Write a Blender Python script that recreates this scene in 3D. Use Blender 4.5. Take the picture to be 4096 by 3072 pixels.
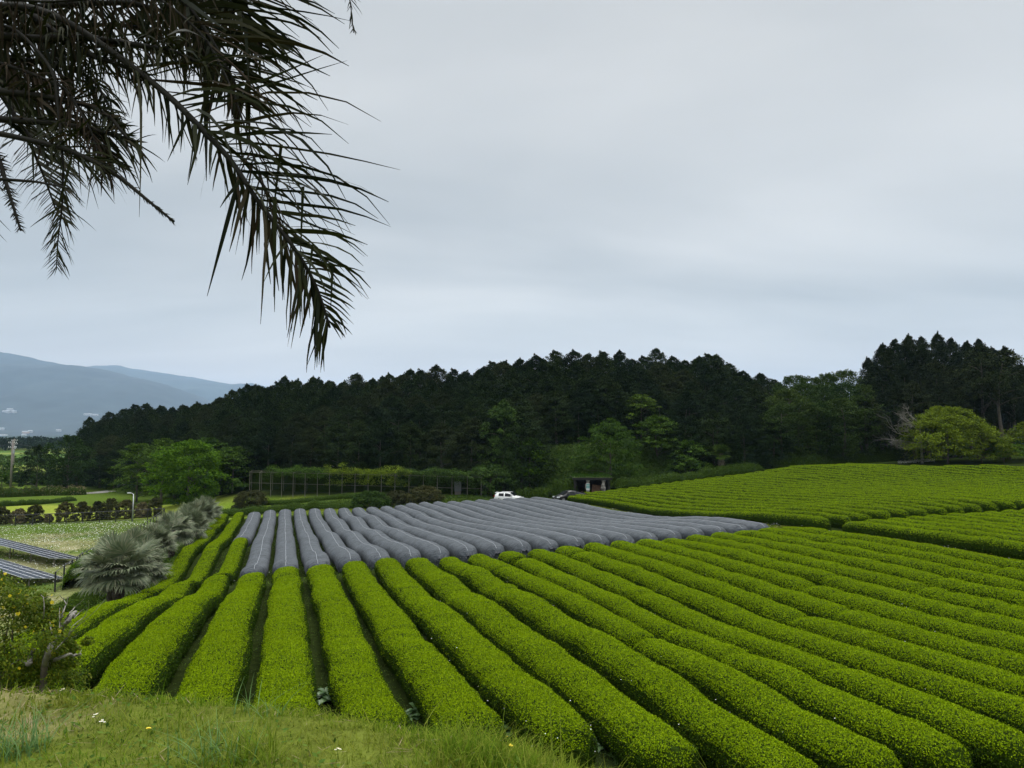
import bpy, math, random
import numpy as np
from mathutils import Vector

for o in list(bpy.data.objects):
    bpy.data.objects.remove(o)
SC = bpy.context.scene
COL = SC.collection
RNG = np.random.default_rng(11)
random.seed(11)
R = math.radians

# ------------------------------------------------------------------ camera
F = 2840.0; HOR = 1722.0
PITCH = math.atan((HOR - 1536) / F)
cam = bpy.data.cameras.new('camera')
cam.sensor_width = 36.0
cam.lens = F / 4096 * 36.0
cam.clip_start = 0.1
cam.clip_end = 60000
camo = bpy.data.objects.new('camera', cam)
COL.objects.link(camo)
camo.location = (0, 0, 0)
camo.rotation_euler = (math.pi / 2 + PITCH, 0, 0)
SC.camera = camo
SC.render.resolution_x = 1024
SC.render.resolution_y = 768

def V2(x, y):
    """photo position in 2212-wide view pixels -> 4096-wide source pixels"""
    return x * 1.8517, y * 1.8517

def ray(u, v):
    x = (u - 2048) / F; z = -(v - 1536) / F
    c, s = math.cos(PITCH), math.sin(PITCH)
    return np.array([x, c - s * z, s + c * z])

def at(vx, vy, Y):
    """world point seen at view pixel vx,vy at forward distance Y"""
    r = ray(*V2(vx, vy))
    return r * (Y / r[1])

# ------------------------------------------------------------------ world / sky / sun
SUN_EL, SUN_AZ = 56.0, 12.0      # azimuth clockwise from +Y
W = bpy.data.worlds.new('World'); SC.world = W; W.use_nodes = True
nt = W.node_tree; nt.nodes.clear()
N = nt.nodes.new; LK = nt.links.new
out = N('ShaderNodeOutputWorld'); bg = N('ShaderNodeBackground')
sky = N('ShaderNodeTexSky'); sky.sky_type = 'NISHITA'; sky.sun_disc = False
sky.sun_elevation = R(SUN_EL); sky.sun_rotation = R(SUN_AZ)
sky.air_density = 1.0; sky.dust_density = 2.0
tc = N('ShaderNodeTexCoord'); sep = N('ShaderNodeSeparateXYZ'); LK(tc.outputs['Generated'], sep.inputs[0])
# cloud sheet: noise on the direction projected to a flat layer
zc = N('ShaderNodeMath'); zc.operation = 'MAXIMUM'; LK(sep.outputs['Z'], zc.inputs[0]); zc.inputs[1].default_value = 0.0
za = N('ShaderNodeMath'); za.operation = 'ADD'; LK(zc.outputs[0], za.inputs[0]); za.inputs[1].default_value = 0.16
dx = N('ShaderNodeMath'); dx.operation = 'DIVIDE'; LK(sep.outputs['X'], dx.inputs[0]); LK(za.outputs[0], dx.inputs[1])
dy = N('ShaderNodeMath'); dy.operation = 'DIVIDE'; LK(sep.outputs['Y'], dy.inputs[0]); LK(za.outputs[0], dy.inputs[1])
cb = N('ShaderNodeCombineXYZ'); LK(dx.outputs[0], cb.inputs[0]); LK(dy.outputs[0], cb.inputs[1])
mp = N('ShaderNodeMapping'); mp.inputs['Rotation'].default_value = (0, 0, R(20)); mp.inputs['Scale'].default_value = (0.35, 0.8, 1); LK(cb.outputs[0], mp.inputs[0])
ns = N('ShaderNodeTexNoise'); ns.inputs['Scale'].default_value = 1.1; ns.inputs['Detail'].default_value = 5; ns.inputs['Roughness'].default_value = 0.45; ns.inputs['Distortion'].default_value = 0.35; LK(mp.outputs[0], ns.inputs['Vector'])
rp = N('ShaderNodeValToRGB'); LK(ns.outputs['Fac'], rp.inputs[0])
rp.color_ramp.elements[0].position = 0.38; rp.color_ramp.elements[0].color = (4.85, 5.1, 5.15, 1)
rp.color_ramp.elements[1].position = 0.63; rp.color_ramp.elements[1].color = (7.3, 7.35, 7.2, 1)
# the overcast gets brighter towards the zenith
zr = N('ShaderNodeMapRange'); LK(sep.outputs['Z'], zr.inputs[0])
zr.interpolation_type = 'SMOOTHSTEP'; zr.inputs[1].default_value = 0.5; zr.inputs[2].default_value = 1.0; zr.inputs[3].default_value = 0.9; zr.inputs[4].default_value = 4.6
# pale low cloud bank just above the hills
lb = N('ShaderNodeMapRange'); LK(sep.outputs['Z'], lb.inputs[0]); lb.interpolation_type = 'SMOOTHSTEP'
lb.inputs[1].default_value = 0.0; lb.inputs[2].default_value = 0.16; lb.inputs[3].default_value = 1.0; lb.inputs[4].default_value = 0.0
lbc = N('ShaderNodeMix'); lbc.data_type = 'RGBA'; LK(lb.outputs[0], lbc.inputs['Factor']); LK(rp.outputs[0], lbc.inputs['A']); lbc.inputs['B'].default_value = (8.0, 7.2, 6.5, 1)
lbm = N('ShaderNodeMath'); lbm.operation = 'MULTIPLY_ADD'; LK(lb.outputs[0], lbm.inputs[0]); lbm.inputs[1].default_value = 0.12; LK(zr.outputs[0], lbm.inputs[2])
mulc = N('ShaderNodeVectorMath'); mulc.operation = 'SCALE'; LK(lbc.outputs['Result'], mulc.inputs[0]); LK(lbm.outputs[0], mulc.inputs['Scale'])
mx = N('ShaderNodeMix'); mx.data_type = 'RGBA'; mx.inputs['Factor'].default_value = 0.9
LK(sky.outputs[0], mx.inputs['A']); LK(mulc.outputs[0], mx.inputs['B'])
LK(mx.outputs['Result'], bg.inputs[0]); bg.inputs[1].default_value = 0.1
LK(bg.outputs[0], out.inputs[0])

sun = bpy.data.lights.new('sun', 'SUN'); sun.energy = 1.5; sun.angle = R(25); sun.color = (1.0, 0.96, 0.9)
suno = bpy.data.objects.new('sun', sun); COL.objects.link(suno)
sd = Vector((math.sin(R(SUN_AZ)) * math.cos(R(SUN_EL)), math.cos(R(SUN_AZ)) * math.cos(R(SUN_EL)), math.sin(R(SUN_EL))))
suno.rotation_euler = sd.to_track_quat('Z', 'Y').to_euler()
SC.view_settings.view_transform = 'Standard'; SC.view_settings.look = 'None'
SC.view_settings.exposure = 0.3; SC.view_settings.gamma = 1.0
SC.cycles.max_bounces = 6; SC.cycles.diffuse_bounces = 3; SC.cycles.transmission_bounces = 4
SC.cycles.transparent_max_bounces = 8; SC.cycles.volume_bounces = 2

# ------------------------------------------------------------------ helpers
def tag(o, label=None, cat=None, group=None, kind=None):
    if label: o['label'] = label
    if cat: o['category'] = cat
    if group: o['group'] = group
    if kind: o['kind'] = kind
    return o

def empty(name, loc=(0, 0, 0), rz=0.0, label=None, cat=None, group=None):
    o = bpy.data.objects.new(name, None); COL.objects.link(o)
    o.empty_display_size = 0.2
    o.location = loc; o.rotation_euler = (0, 0, rz)
    return tag(o, label, cat, group)

def copy_tree(o, parent=None):
    c = o.copy(); COL.objects.link(c)
    if parent is not None: c.parent = parent
    for ch in list(o.children): copy_tree(ch, c)
    return c

def mesh_np(name, verts, quads=None, tris=None, mats=(), midx=None, smooth=False):
    me = bpy.data.meshes.new(name)
    verts = np.asarray(verts, np.float32)
    nq = 0 if quads is None else len(quads); ntr = 0 if tris is None else len(tris)
    me.vertices.add(len(verts)); me.vertices.foreach_set('co', verts.ravel())
    loops = []; starts = []; tot = []
    if nq:
        loops.append(np.asarray(quads, np.int32).ravel()); starts.append(np.arange(nq) * 4); tot.append(np.full(nq, 4))
    if ntr:
        loops.append(np.asarray(tris, np.int32).ravel()); starts.append(nq * 4 + np.arange(ntr) * 3); tot.append(np.full(ntr, 3))
    loops = np.concatenate(loops)
    me.loops.add(len(loops)); me.loops.foreach_set('vertex_index', loops)
    me.polygons.add(nq + ntr)
    me.polygons.foreach_set('loop_start', np.concatenate(starts).astype(np.int32))
    if midx is not None: me.polygons.foreach_set('material_index', np.asarray(midx, np.int32))
    me.polygons.foreach_set('use_smooth', np.full(nq + ntr, bool(smooth)))
    me.update(calc_edges=True)
    for m in mats: me.materials.append(m)
    return me

def link(name, me, parent=None, loc=None):
    o = bpy.data.objects.new(name, me); COL.objects.link(o)
    if parent is not None: o.parent = parent
    if loc is not None: o.location = loc
    return o

class MB:
    """collects simple solids into one mesh"""
    def __init__(s): s.v = []; s.q = []; s.t = []; s.n = 0
    def add(s, v, q=(), t=()):
        v = np.asarray(v, float); s.v.append(v)
        if len(q): s.q.append(np.asarray(q, int) + s.n)
        if len(t): s.t.append(np.asarray(t, int) + s.n)
        s.n += len(v); return s
    def box(s, c, d, rz=0.0, tilt=0.0):
        c = np.asarray(c, float); d = np.asarray(d, float) / 2
        p = np.array([[x, y, z] for x in (-1, 1) for y in (-1, 1) for z in (-1, 1)], float) * d
        if tilt:
            ct, st = math.cos(tilt), math.sin(tilt)
            p = np.c_[p[:, 0], p[:, 1] * ct - p[:, 2] * st, p[:, 1] * st + p[:, 2] * ct]
        cz, sz = math.cos(rz), math.sin(rz)
        p = np.c_[p[:, 0] * cz - p[:, 1] * sz, p[:, 0] * sz + p[:, 1] * cz, p[:, 2]] + c
        return s.add(p, [(0, 1, 3, 2), (4, 6, 7, 5), (0, 4, 5, 1), (2, 3, 7, 6), (0, 2, 6, 4), (1, 5, 7, 3)])
    def tube(s, pts, rad, n=6, cap=True):
        pts = np.asarray(pts, float); m = len(pts)
        rad = np.full(m, rad) if np.isscalar(rad) else np.asarray(rad, float)
        tg = np.gradient(pts, axis=0); tg /= np.linalg.norm(tg, axis=1)[:, None] + 1e-9
        ref = np.array([0, 0, 1.0]) if abs(tg[0][2]) < 0.9 else np.array([1.0, 0, 0])
        vs = []
        for i in range(m):
            a = np.cross(tg[i], ref); a /= np.linalg.norm(a) + 1e-9; b = np.cross(tg[i], a)
            ref = np.cross(a, tg[i]) if np.linalg.norm(np.cross(a, tg[i])) > 1e-6 else ref
            an = np.arange(n) / n * 2 * math.pi
            vs.append(pts[i] + rad[i] * (np.cos(an)[:, None] * a + np.sin(an)[:, None] * b))
        v = np.concatenate(vs); q = []
        for i in range(m - 1):
            for j in range(n):
                k = (j + 1) % n
                q.append((i * n + j, i * n + k, (i + 1) * n + k, (i + 1) * n + j))
        t = []
        if cap:
            v = np.vstack([v, pts[0], pts[-1]])
            for j in range(n):
                k = (j + 1) % n
                t.append((m * n, k, j)); t.append((m * n + 1, (m - 1) * n + j, (m - 1) * n + k))
        return s.add(v, q, t)
    def mesh(s, name, mats, smooth=False):
        return mesh_np(name, np.concatenate(s.v), np.concatenate(s.q) if s.q else None,
                       np.concatenate(s.t) if s.t else None, mats, None, smooth)
    def build(s, name, mat, parent=None, smooth=False, loc=None):
        return link(name, s.mesh(name, [mat] if mat else [], smooth), parent, loc)

def unit(a): return a / (np.linalg.norm(a, axis=-1, keepdims=True) + 1e-9)

def leaves(P, D, Nn, l, w, fold=0.0):
    """leaf-shaped quads. P centres, D direction, Nn rough normal, l length, w width"""
    n = len(P)
    D = unit(D); S = unit(np.cross(D, Nn)); l = np.broadcast_to(l, (n,))[:, None]; w = np.broadcast_to(w, (n,))[:, None]
    up = np.cross(S, D) * w * fold
    a = P - D * l * 0.5; b = P + S * w * 0.5 - D * l * 0.05 + up; c = P + D * l * 0.5; d = P - S * w * 0.5 - D * l * 0.05 + up
    v = np.stack([a, b, c, d], 1).reshape(-1, 3)
    q = np.arange(n * 4).reshape(-1, 4)
    return v, q

def rnd_dir(n, rng=None):
    g = (rng or RNG).normal(size=(n, 3)); return unit(g)

def vnoise(x, seed=0, freq=1.0):
    """smooth 1-D value noise -1..1"""
    x = np.asarray(x, float) * freq + seed * 17.31
    i = np.floor(x); f = x - i; f = f * f * (3 - 2 * f)
    h = lambda k: (np.sin(k * 127.1 + seed * 311.7) * 43758.5453) % 1.0 * 2 - 1
    return h(i) * (1 - f) + h(i + 1) * f

def vnoise2(x, y, seed=0):
    x = np.asarray(x, float); y = np.asarray(y, float)
    i = np.floor(x); j = np.floor(y); fx = x - i; fy = y - j
    fx = fx * fx * (3 - 2 * fx); fy = fy * fy * (3 - 2 * fy)
    h = lambda a, b: (np.sin(a * 127.1 + b * 269.5 + seed * 74.7) * 43758.5453) % 1.0 * 2 - 1
    return (h(i, j) * (1 - fx) + h(i + 1, j) * fx) * (1 - fy) + (h(i, j + 1) * (1 - fx) + h(i + 1, j + 1) * fx) * fy

def fbm2(x, y, seed=0, o=4):
    s = 0; a = 1.0; t = 0
    for k in range(o):
        s = s + a * vnoise2(x * 2 ** k, y * 2 ** k, seed + k); t += a; a *= 0.5
    return s / t

def sstep(a, b, x):
    t = np.clip((np.asarray(x, float) - a) / (b - a), 0, 1); return t * t * (3 - 2 * t)

# ------------------------------------------------------------------ materials
def mat_new(name):
    m = bpy.data.materials.new(name); m.use_nodes = True
    return m, m.node_tree, m.node_tree.nodes['Principled BSDF']

def mat_plain(name, col, rough=0.7, metal=0.0, noise=0.0, nscale=8.0, bump=0.0, spec=0.5, coat=0.0):
    m, t, b = mat_new(name)
    b.inputs['Roughness'].default_value = rough; b.inputs['Metallic'].default_value = metal
    b.inputs['Specular IOR Level'].default_value = spec; b.inputs['Coat Weight'].default_value = coat
    if noise > 0 or bump > 0:
        tc = t.nodes.new('ShaderNodeTexCoord'); n = t.nodes.new('ShaderNodeTexNoise')
        n.inputs['Scale'].default_value = nscale; n.inputs['Detail'].default_value = 4
        t.links.new(tc.outputs['Object'], n.inputs['Vector'])
    if noise > 0:
        r = t.nodes.new('ShaderNodeValToRGB'); t.links.new(n.outputs['Fac'], r.inputs[0])
        r.color_ramp.elements[0].position = 0.3; r.color_ramp.elements[1].position = 0.7
        r.color_ramp.elements[0].color = (*[c * (1 - noise) for c in col], 1)
        r.color_ramp.elements[1].color = (*[min(1, c * (1 + noise)) for c in col], 1)
        t.links.new(r.outputs[0], b.inputs['Base Color'])
    else: b.inputs['Base Color'].default_value = (*col, 1)
    if bump > 0:
        bp = t.nodes.new('ShaderNodeBump'); bp.inputs['Strength'].default_value = bump; bp.inputs['Distance'].default_value = 0.05
        t.links.new(n.outputs['Fac'], bp.inputs['Height']); t.links.new(bp.outputs[0], b.inputs['Normal'])
    return m

def mat_leaf(name, cols, rough=0.8, trans=0.25, spec=0.05, big=0.0, bigscale=0.15, bigcol=None, obj=0.0):
    """per-leaf colour from cols (list of rgb); optional broad patches and per-object variation"""
    m, t, b = mat_new(name)
    g = t.nodes.new('ShaderNodeNewGeometry'); r = t.nodes.new('ShaderNodeValToRGB')
    t.links.new(g.outputs['Random Per Island'], r.inputs[0])
    el = r.color_ramp.elements
    while len(el) < len(cols): el.new(0.5)
    for i, c in enumerate(cols):
        el[i].position = i / max(1, len(cols) - 1); el[i].color = (*c, 1)
    last = r.outputs[0]
    if big > 0:
        tc = t.nodes.new('ShaderNodeTexCoord'); n = t.nodes.new('ShaderNodeTexNoise')
        n.inputs['Scale'].default_value = bigscale; n.inputs['Detail'].default_value = 3
        t.links.new(g.outputs['Position'], n.inputs['Vector'])
        mr = t.nodes.new('ShaderNodeMapRange'); t.links.new(n.outputs['Fac'], mr.inputs[0])
        mr.inputs[1].default_value = 0.35; mr.inputs[2].default_value = 0.65; mr.inputs[3].default_value = 0; mr.inputs[4].default_value = big
        mxx = t.nodes.new('ShaderNodeMix'); mxx.data_type = 'RGBA'
        t.links.new(mr.outputs[0], mxx.inputs['Factor']); t.links.new(last, mxx.inputs['A']); mxx.inputs['B'].default_value = (*bigcol, 1)
        last = mxx.outputs['Result']
    if obj > 0:
        oi = t.nodes.new('ShaderNodeObjectInfo'); hs = t.nodes.new('ShaderNodeHueSaturation')
        mr = t.nodes.new('ShaderNodeMapRange'); t.links.new(oi.outputs['Random'], mr.inputs[0]); mr.inputs[3].default_value = 1 - obj; mr.inputs[4].default_value = 1 + obj
        t.links.new(mr.outputs[0], hs.inputs['Value']); t.links.new(last, hs.inputs['Color'])
        mh = t.nodes.new('ShaderNodeMapRange'); t.links.new(oi.outputs['Random'], mh.inputs[0]); mh.inputs[3].default_value = 0.5 + obj * 0.06; mh.inputs[4].default_value = 0.5 - obj * 0.06
        t.links.new(mh.outputs[0], hs.inputs['Hue'])
        last = hs.outputs[0]
    t.links.new(last, b.inputs['Base Color'])
    b.inputs['Roughness'].default_value = rough; b.inputs['Specular IOR Level'].default_value = spec
    if trans > 0:
        tr = t.nodes.new('ShaderNodeBsdfTranslucent'); t.links.new(last, tr.inputs['Color'])
        ms = t.nodes.new('ShaderNodeMixShader'); ms.inputs[0].default_value = trans
        t.links.new(b.outputs[0], ms.inputs[1]); t.links.new(tr.outputs[0], ms.inputs[2])
        t.links.new(ms.outputs[0], t.nodes['Material Output'].inputs[0])
    return m

M = {}
M['tea'] = mat_leaf('tea_leaf_young', [(.115, .19, .001), (.155, .245, .001), (.21, .31, .002), (.275, .375, .004)], trans=.3, rough=.8, spec=.05, big=.35, bigscale=.22, bigcol=(.155, .225, .001))
M['tea_old_shade'] = mat_leaf('tea_leaf_mature_shade', [(.013, .030, .002), (.024, .055, .002), (.046, .095, .003), (.024, .022, .010)], trans=.15, spec=.05)  # mature leaf tones, taken darker to include flank shade
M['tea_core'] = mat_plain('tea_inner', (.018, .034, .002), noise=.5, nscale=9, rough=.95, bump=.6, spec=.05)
M['twig'] = mat_plain('twig', (.10, .085, .065), noise=.3, rough=.9)
M['bark'] = mat_plain('bark', (.085, .07, .055), noise=.4, nscale=5, rough=.95, bump=.5)
M['bark_grey'] = mat_plain('bark_grey', (.20, .185, .16), noise=.35, nscale=9, rough=.95, bump=.5)

# ------------------------------------------------------------------ field geometry (rows run along d, cross direction p)
TH = R(-17.7); S0 = 0.22
PX = np.array([math.cos(TH), -math.sin(TH)]); DX = np.array([math.sin(TH), math.cos(TH)])
def sl2xy(s, L):
    s = np.asarray(s, float); L = np.asarray(L, float)
    return s * PX[0] + L * DX[0], s * PX[1] + L * DX[1]
def xy2sl(x, y): return x * PX[0] + y * PX[1], x * DX[0] + y * DX[1]
FIELD = [(-6.98,43.0,-8.60), (-6.98,35.4,-7.48), (-6.98,31.6,-6.98), (-5.18,46.3,-8.84), (-5.18,35.9,-7.53), (-5.18,28.3,-6.40), (-5.18,23.9,-5.93), (-5.18,21.6,-5.76), (-3.38,45.3,-8.40), (-3.38,37.1,-7.62), (-3.38,26.9,-6.21), (-3.38,22.3,-5.78), (-3.38,19.8,-5.61), (2.02,44.5,-7.73), (2.02,32.3,-6.90), (2.02,24.6,-6.58), (2.02,19.5,-6.26), (2.02,17.4,-6.11), (3.82,42.3,-7.30), (3.82,32.2,-6.95), (3.82,24.5,-6.51), (3.82,19.5,-6.20), (3.82,16.1,-6.00), (5.62,43.7,-7.52), (5.62,32.1,-7.04), (5.62,24.5,-6.59), (5.62,19.4,-6.26), (5.62,16.2,-6.00), (5.62,14.3,-5.94), (7.42,43.3,-7.46), (7.42,36.8,-7.25), (7.42,30.2,-6.97), (7.42,23.8,-6.62), (7.42,19.3,-6.40), (7.42,16.6,-6.29), (7.42,14.5,-6.23), (9.22,42.4,-7.32), (9.22,35.2,-6.87), (9.22,26.5,-6.42), (9.22,20.6,-6.23), (9.22,16.6,-6.18), (11.02,42.9,-7.26), (11.02,35.4,-6.96), (11.02,29.6,-6.67), (11.02,24.6,-6.47), (11.02,19.9,-6.39), (12.82,42.5,-7.23), (12.82,33.3,-6.92), (12.82,28.6,-6.78), (12.82,24.3,-6.71), (12.82,22.0,-6.70), (14.62,42.3,-7.15), (14.62,37.9,-7.01), (14.62,32.5,-6.89), (14.62,29.1,-6.81), (14.62,25.7,-6.74), (16.42,42.1,-7.08), (16.42,36.5,-6.87), (16.42,31.8,-6.71), (16.42,28.1,-6.73), (18.22,41.7,-6.94), (18.22,36.3,-6.75), (18.22,31.2,-6.70), (20.02,41.1,-6.87), (20.02,36.9,-6.76), (21.82,41.6,-6.92), (23.62,41.6,-6.89), (25.42,41.3,-6.80), (27.22,41.1,-6.65), (29.02,40.9,-6.59), (30.82,41.0,-6.54), (32.62,40.8,-6.49), (2.02,106.6,-10.59), (2.02,88.8,-10.32), (2.02,59.9,-8.60), (2.02,45.2,-7.58), (3.82,102.4,-10.28), (3.82,77.6,-9.79), (3.82,58.3,-8.56), (3.82,44.6,-7.49), (5.62,100.6,-9.94), (5.62,86.3,-10.17), (5.62,70.5,-9.50), (5.62,54.3,-8.36), (5.62,42.8,-7.20), (7.42,99.8,-10.09), (7.42,79.0,-9.38), (7.42,61.9,-8.56), (7.42,44.4,-7.35), (9.22,99.8,-10.01), (9.22,77.1,-9.23), (9.22,58.6,-8.31), (9.22,45.3,-7.37), (11.02,99.7,-10.10), (11.02,74.6,-9.15), (11.02,56.4,-8.08), (11.02,45.4,-7.30), (12.82,100.8,-10.19), (12.82,77.0,-9.35), (12.82,57.0,-8.14), (12.82,45.6,-7.29), (14.62,100.4,-10.15), (14.62,79.6,-9.26), (14.62,57.4,-8.05), (14.62,45.7,-7.20), (16.42,101.0,-10.07), (18.22,99.2,-9.77), (21.82,98.5,-9.71), (25.42,97.0,-9.55), (29.02,96.0,-9.32), (32.62,92.6,-9.12), (32.62,71.7,-8.44), (32.62,57.1,-7.79), (32.62,48.7,-6.87), (32.62,43.7,-6.67), (38.74,91.6,-8.80), (40.54,92.6,-8.65), (42.34,93.1,-8.64), (44.14,91.9,-8.40), (45.94,92.0,-8.24), (47.74,91.7,-8.12), (49.54,92.1,-7.97), (51.34,92.1,-7.80), (53.14,92.0,-7.61), (54.94,91.9,-7.46), (56.74,91.8,-7.31), (58.54,92.0,-7.14), (60.34,92.6,-7.06), (62.14,92.7,-6.95), (63.94,93.0,-6.78), (65.74,93.5,-6.69), (67.54,93.4,-6.53), (69.34,93.9,-6.31), (71.14,94.0,-6.19), (72.94,93.9,-5.98), (36.94,77.2,-8.19), (36.94,67.4,-8.03), (36.94,59.5,-7.52), (36.94,39.9,-6.16), (36.94,34.4,-5.98), (36.94,28.2,-5.89), (36.94,41.9,-6.24), (38.74,41.5,-6.14), (40.54,41.2,-6.14), (42.34,41.3,-5.96), (44.14,41.4,-5.94), (45.94,41.1,-5.96), (47.74,41.2,-5.87), (49.54,41.3,-5.84), (51.34,41.4,-5.81), (53.14,41.4,-5.76), (54.94,41.3,-5.64), (53.14,42.9,-5.56), (54.94,44.4,-5.61), (56.74,45.8,-5.65), (58.54,47.3,-5.70), (60.34,48.7,-5.74), (62.14,50.2,-5.78), (63.94,51.6,-5.82), (65.74,53.1,-5.86), (67.54,54.5,-5.90), (69.34,55.9,-5.95), (71.14,57.4,-5.94), (72.94,58.8,-5.94), (74.74,60.3,-5.91), (76.54,61.7,-5.85), (78.34,63.2,-5.81), (80.14,64.6,-5.73), (81.94,66.0,-5.63), (83.74,67.5,-5.51), (85.54,68.9,-5.32), (87.34,70.4,-5.09), (89.14,71.8,-4.74), (36.94,43.4,-6.25), (38.74,45.5,-6.24), (40.54,47.6,-6.22), (42.34,49.8,-6.26), (44.14,51.9,-6.35), (45.94,54.0,-6.40), (47.74,56.1,-6.40), (49.54,58.2,-6.35), (51.34,60.3,-6.35), (53.14,62.4,-6.34), (54.94,64.5,-6.42), (56.74,66.6,-6.40), (58.54,68.7,-6.37), (60.34,70.8,-6.35), (62.14,72.9,-6.28), (63.94,75.0,-6.16), (65.74,77.1,-5.96), (67.54,79.2,-5.85), (69.34,81.3,-5.70), (71.14,83.4,-5.56), (72.94,85.5,-5.29), (74.74,87.6,-5.12), (74.74,92.9,-5.49), (76.54,92.5,-5.48), (78.34,92.6,-5.43), (80.14,92.6,-5.39), (81.94,92.6,-5.36), (83.74,92.8,-5.26), (-1.58,16.0,-5.75), (-1.58,20.0,-5.95), (-1.58,25.0,-6.25), (-1.58,33.0,-6.85), (-1.58,42.0,-7.75), (0.22,16.0,-5.75), (0.22,20.0,-5.95), (0.22,25.0,-6.25), (0.22,33.0,-6.85), (0.22,42.0,-7.50), (-3.38,45.0,-8.05), (-3.38,58.0,-8.94), (-3.38,75.0,-9.75), (-3.38,95.0,-10.06), (-1.58,45.0,-7.90), (-1.58,58.0,-8.82), (-1.58,75.0,-9.65), (-1.58,95.0,-9.98), (0.22,45.0,-7.75), (0.22,58.0,-8.70), (0.22,75.0,-9.55), (0.22,95.0,-9.90)]

HEDGE = 0.92
fp = np.array(FIELD, float)                     # s, L, ridge height
fx, fy = sl2xy(fp[:, 0], fp[:, 1])
anch = [(fx[i], fy[i], fp[i, 2] - HEDGE) for i in range(len(fp))]
def A_sl(s, L, z):
    x, y = sl2xy(s, L); anch.append((float(x), float(y), z))
for s_, L_, z_ in [(-9.5, 14, -7.2), (-9.5, 20, -7.6), (-9.5, 32, -8.6), (-9.3, 43, -9.75), (-9.5, 60, -10.4), (-9.5, 80, -11.2), (-9.5, 95, -11.4),
                   (-13, 15, -9), (-13, 28, -10.0), (-13, 43, -11.4), (-13, 60, -12.0), (-13, 80, -12.4), (-13, 95, -12.4),
                   (-17, 10, -11.6), (-17, 25, -12.0), (-17, 43, -12.0), (-17, 60, -12.1), (-17, 80, -12.3), (-17, 105, -12.9),
                   (-30, 10, -12.6), (-30, 40, -12.1), (-30, 70, -12.15), (-30, 105, -13), (-50, 20, -13), (-50, 60, -12.3), (-50, 100, -13), (-80, 60, -13), (-90, 10, -13),
                   (60, 0, -6.6), (60, 20, -6.4), (90, 30, -5.8), (90, 60, -5.6), (0, 5, -6.6), (20, 4, -6.9), (-9, 4, -7.0), (40, 0, -6.7), (-30, -20, -12.5), (0, -30, -6.5), (40, -30, -6.5)]:
    A_sl(s_, L_, z_)
anch += [(-90, 125, -13), (-60, 125, -13), (-90, 160, -13.2), (-60, 160, -13.2), (-120, 160, -13.3), (-120, 100, -13.2), (-45, 140, -13.0), (-130, 190, -13.5), (-60, 190, -13.5),
         (-37, 113, -11.6), (-43, 120, -10.3), (-43, 123, -9.8), (-20, 106, -11.1), (-24, 113.5, -9.9), (-22, 119, -9.8), (-6.6, 107, -10.2), (-5, 113, -10),
         (0, 107, -10.65), (2, 103, -10.4), (8, 101.5, -9.85), (12, 106.5, -9.6), (0, 111, -10.2), (20, 108, -8.9), (30, 113, -7.9), (45, 116, -6.4), (46, 130, -6.2),
         (62, 103, -5.8), (70, 117, -5.5), (70, 135, -5.0), (100, 100, -5.0), (100, 130, -4.8), (130, 110, -4.5), (20, 140, -9), (-10, 150, -10), (-30, 160, -12),
         (0, 220, -12), (80, 220, -8), (-100, 230, -14), (150, 180, -6), (140, 40, -5)]
AN = np.array(anch)
def _U(r2): return 0.5 * r2 * np.log(r2 + 1e-9)
def tps_fit(xy, z, lam):
    xy = xy / 50.0; n = len(z)
    d2 = ((xy[:, None] - xy[None]) ** 2).sum(-1)
    K = _U(d2) + lam * np.eye(n); Pm = np.c_[np.ones(n), xy]
    A = np.zeros((n + 3, n + 3)); A[:n, :n] = K; A[:n, n:] = Pm; A[n:, :n] = Pm.T
    return xy, np.linalg.solve(A, np.r_[z, 0, 0, 0])
TX, TW = tps_fit(AN[:, :2], AN[:, 2], 2e-4)
def tps(x, y):
    x = np.atleast_1d(np.asarray(x, float)); sh = x.shape; q = np.c_[x.ravel(), np.atleast_1d(np.asarray(y, float)).ravel()] / 50.0
    o = np.empty(len(q))
    for i in range(0, len(q), 20000):
        c = q[i:i + 20000]; d2 = ((c[:, None] - TX[None]) ** 2).sum(-1)
        o[i:i + 20000] = _U(d2) @ TW[:-3] + TW[-3] + c @ TW[-2:]
    return o.reshape(sh)

# forest hill: base-line distance as a function of the bearing (view x)
def bearing(x, y): return 1106 + x / np.maximum(y, 1) * F / 1.8517
HB = np.array([(-200, 300), (60, 250), (140, 168), (250, 158), (340, 146), (440, 134), (540, 125), (800, 119), (1000, 116), (1120, 113), (1180, 109.5), (1240, 107.5), (1310, 108), (1400, 112), (1500, 115), (1600, 117), (1700, 121), (1850, 124), (2000, 128), (2212, 132), (2400, 140)], float)
def hill(x, y):
    b = bearing(x, y); D0 = np.interp(b, HB[:, 0], HB[:, 1])
    amp = np.interp(b, [100, 200, 400, 700, 1150, 1500, 1680, 1800, 2300], [0, 2, 5, 7, 8.5, 9, 5, 2.5, 3.5])
    st = np.interp(b, [1000, 1150, 1300, 1450, 1600], [9, 12, 13, 16, 12])
    t = y - D0
    h = amp * (0.72 * sstep(0, 1, t / st) + 0.5 * sstep(12, 45, t)) * (1 - sstep(70, 160, t)) * sstep(-10, 30, y)
    return np.where(y > 20, h, 0.0)

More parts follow.
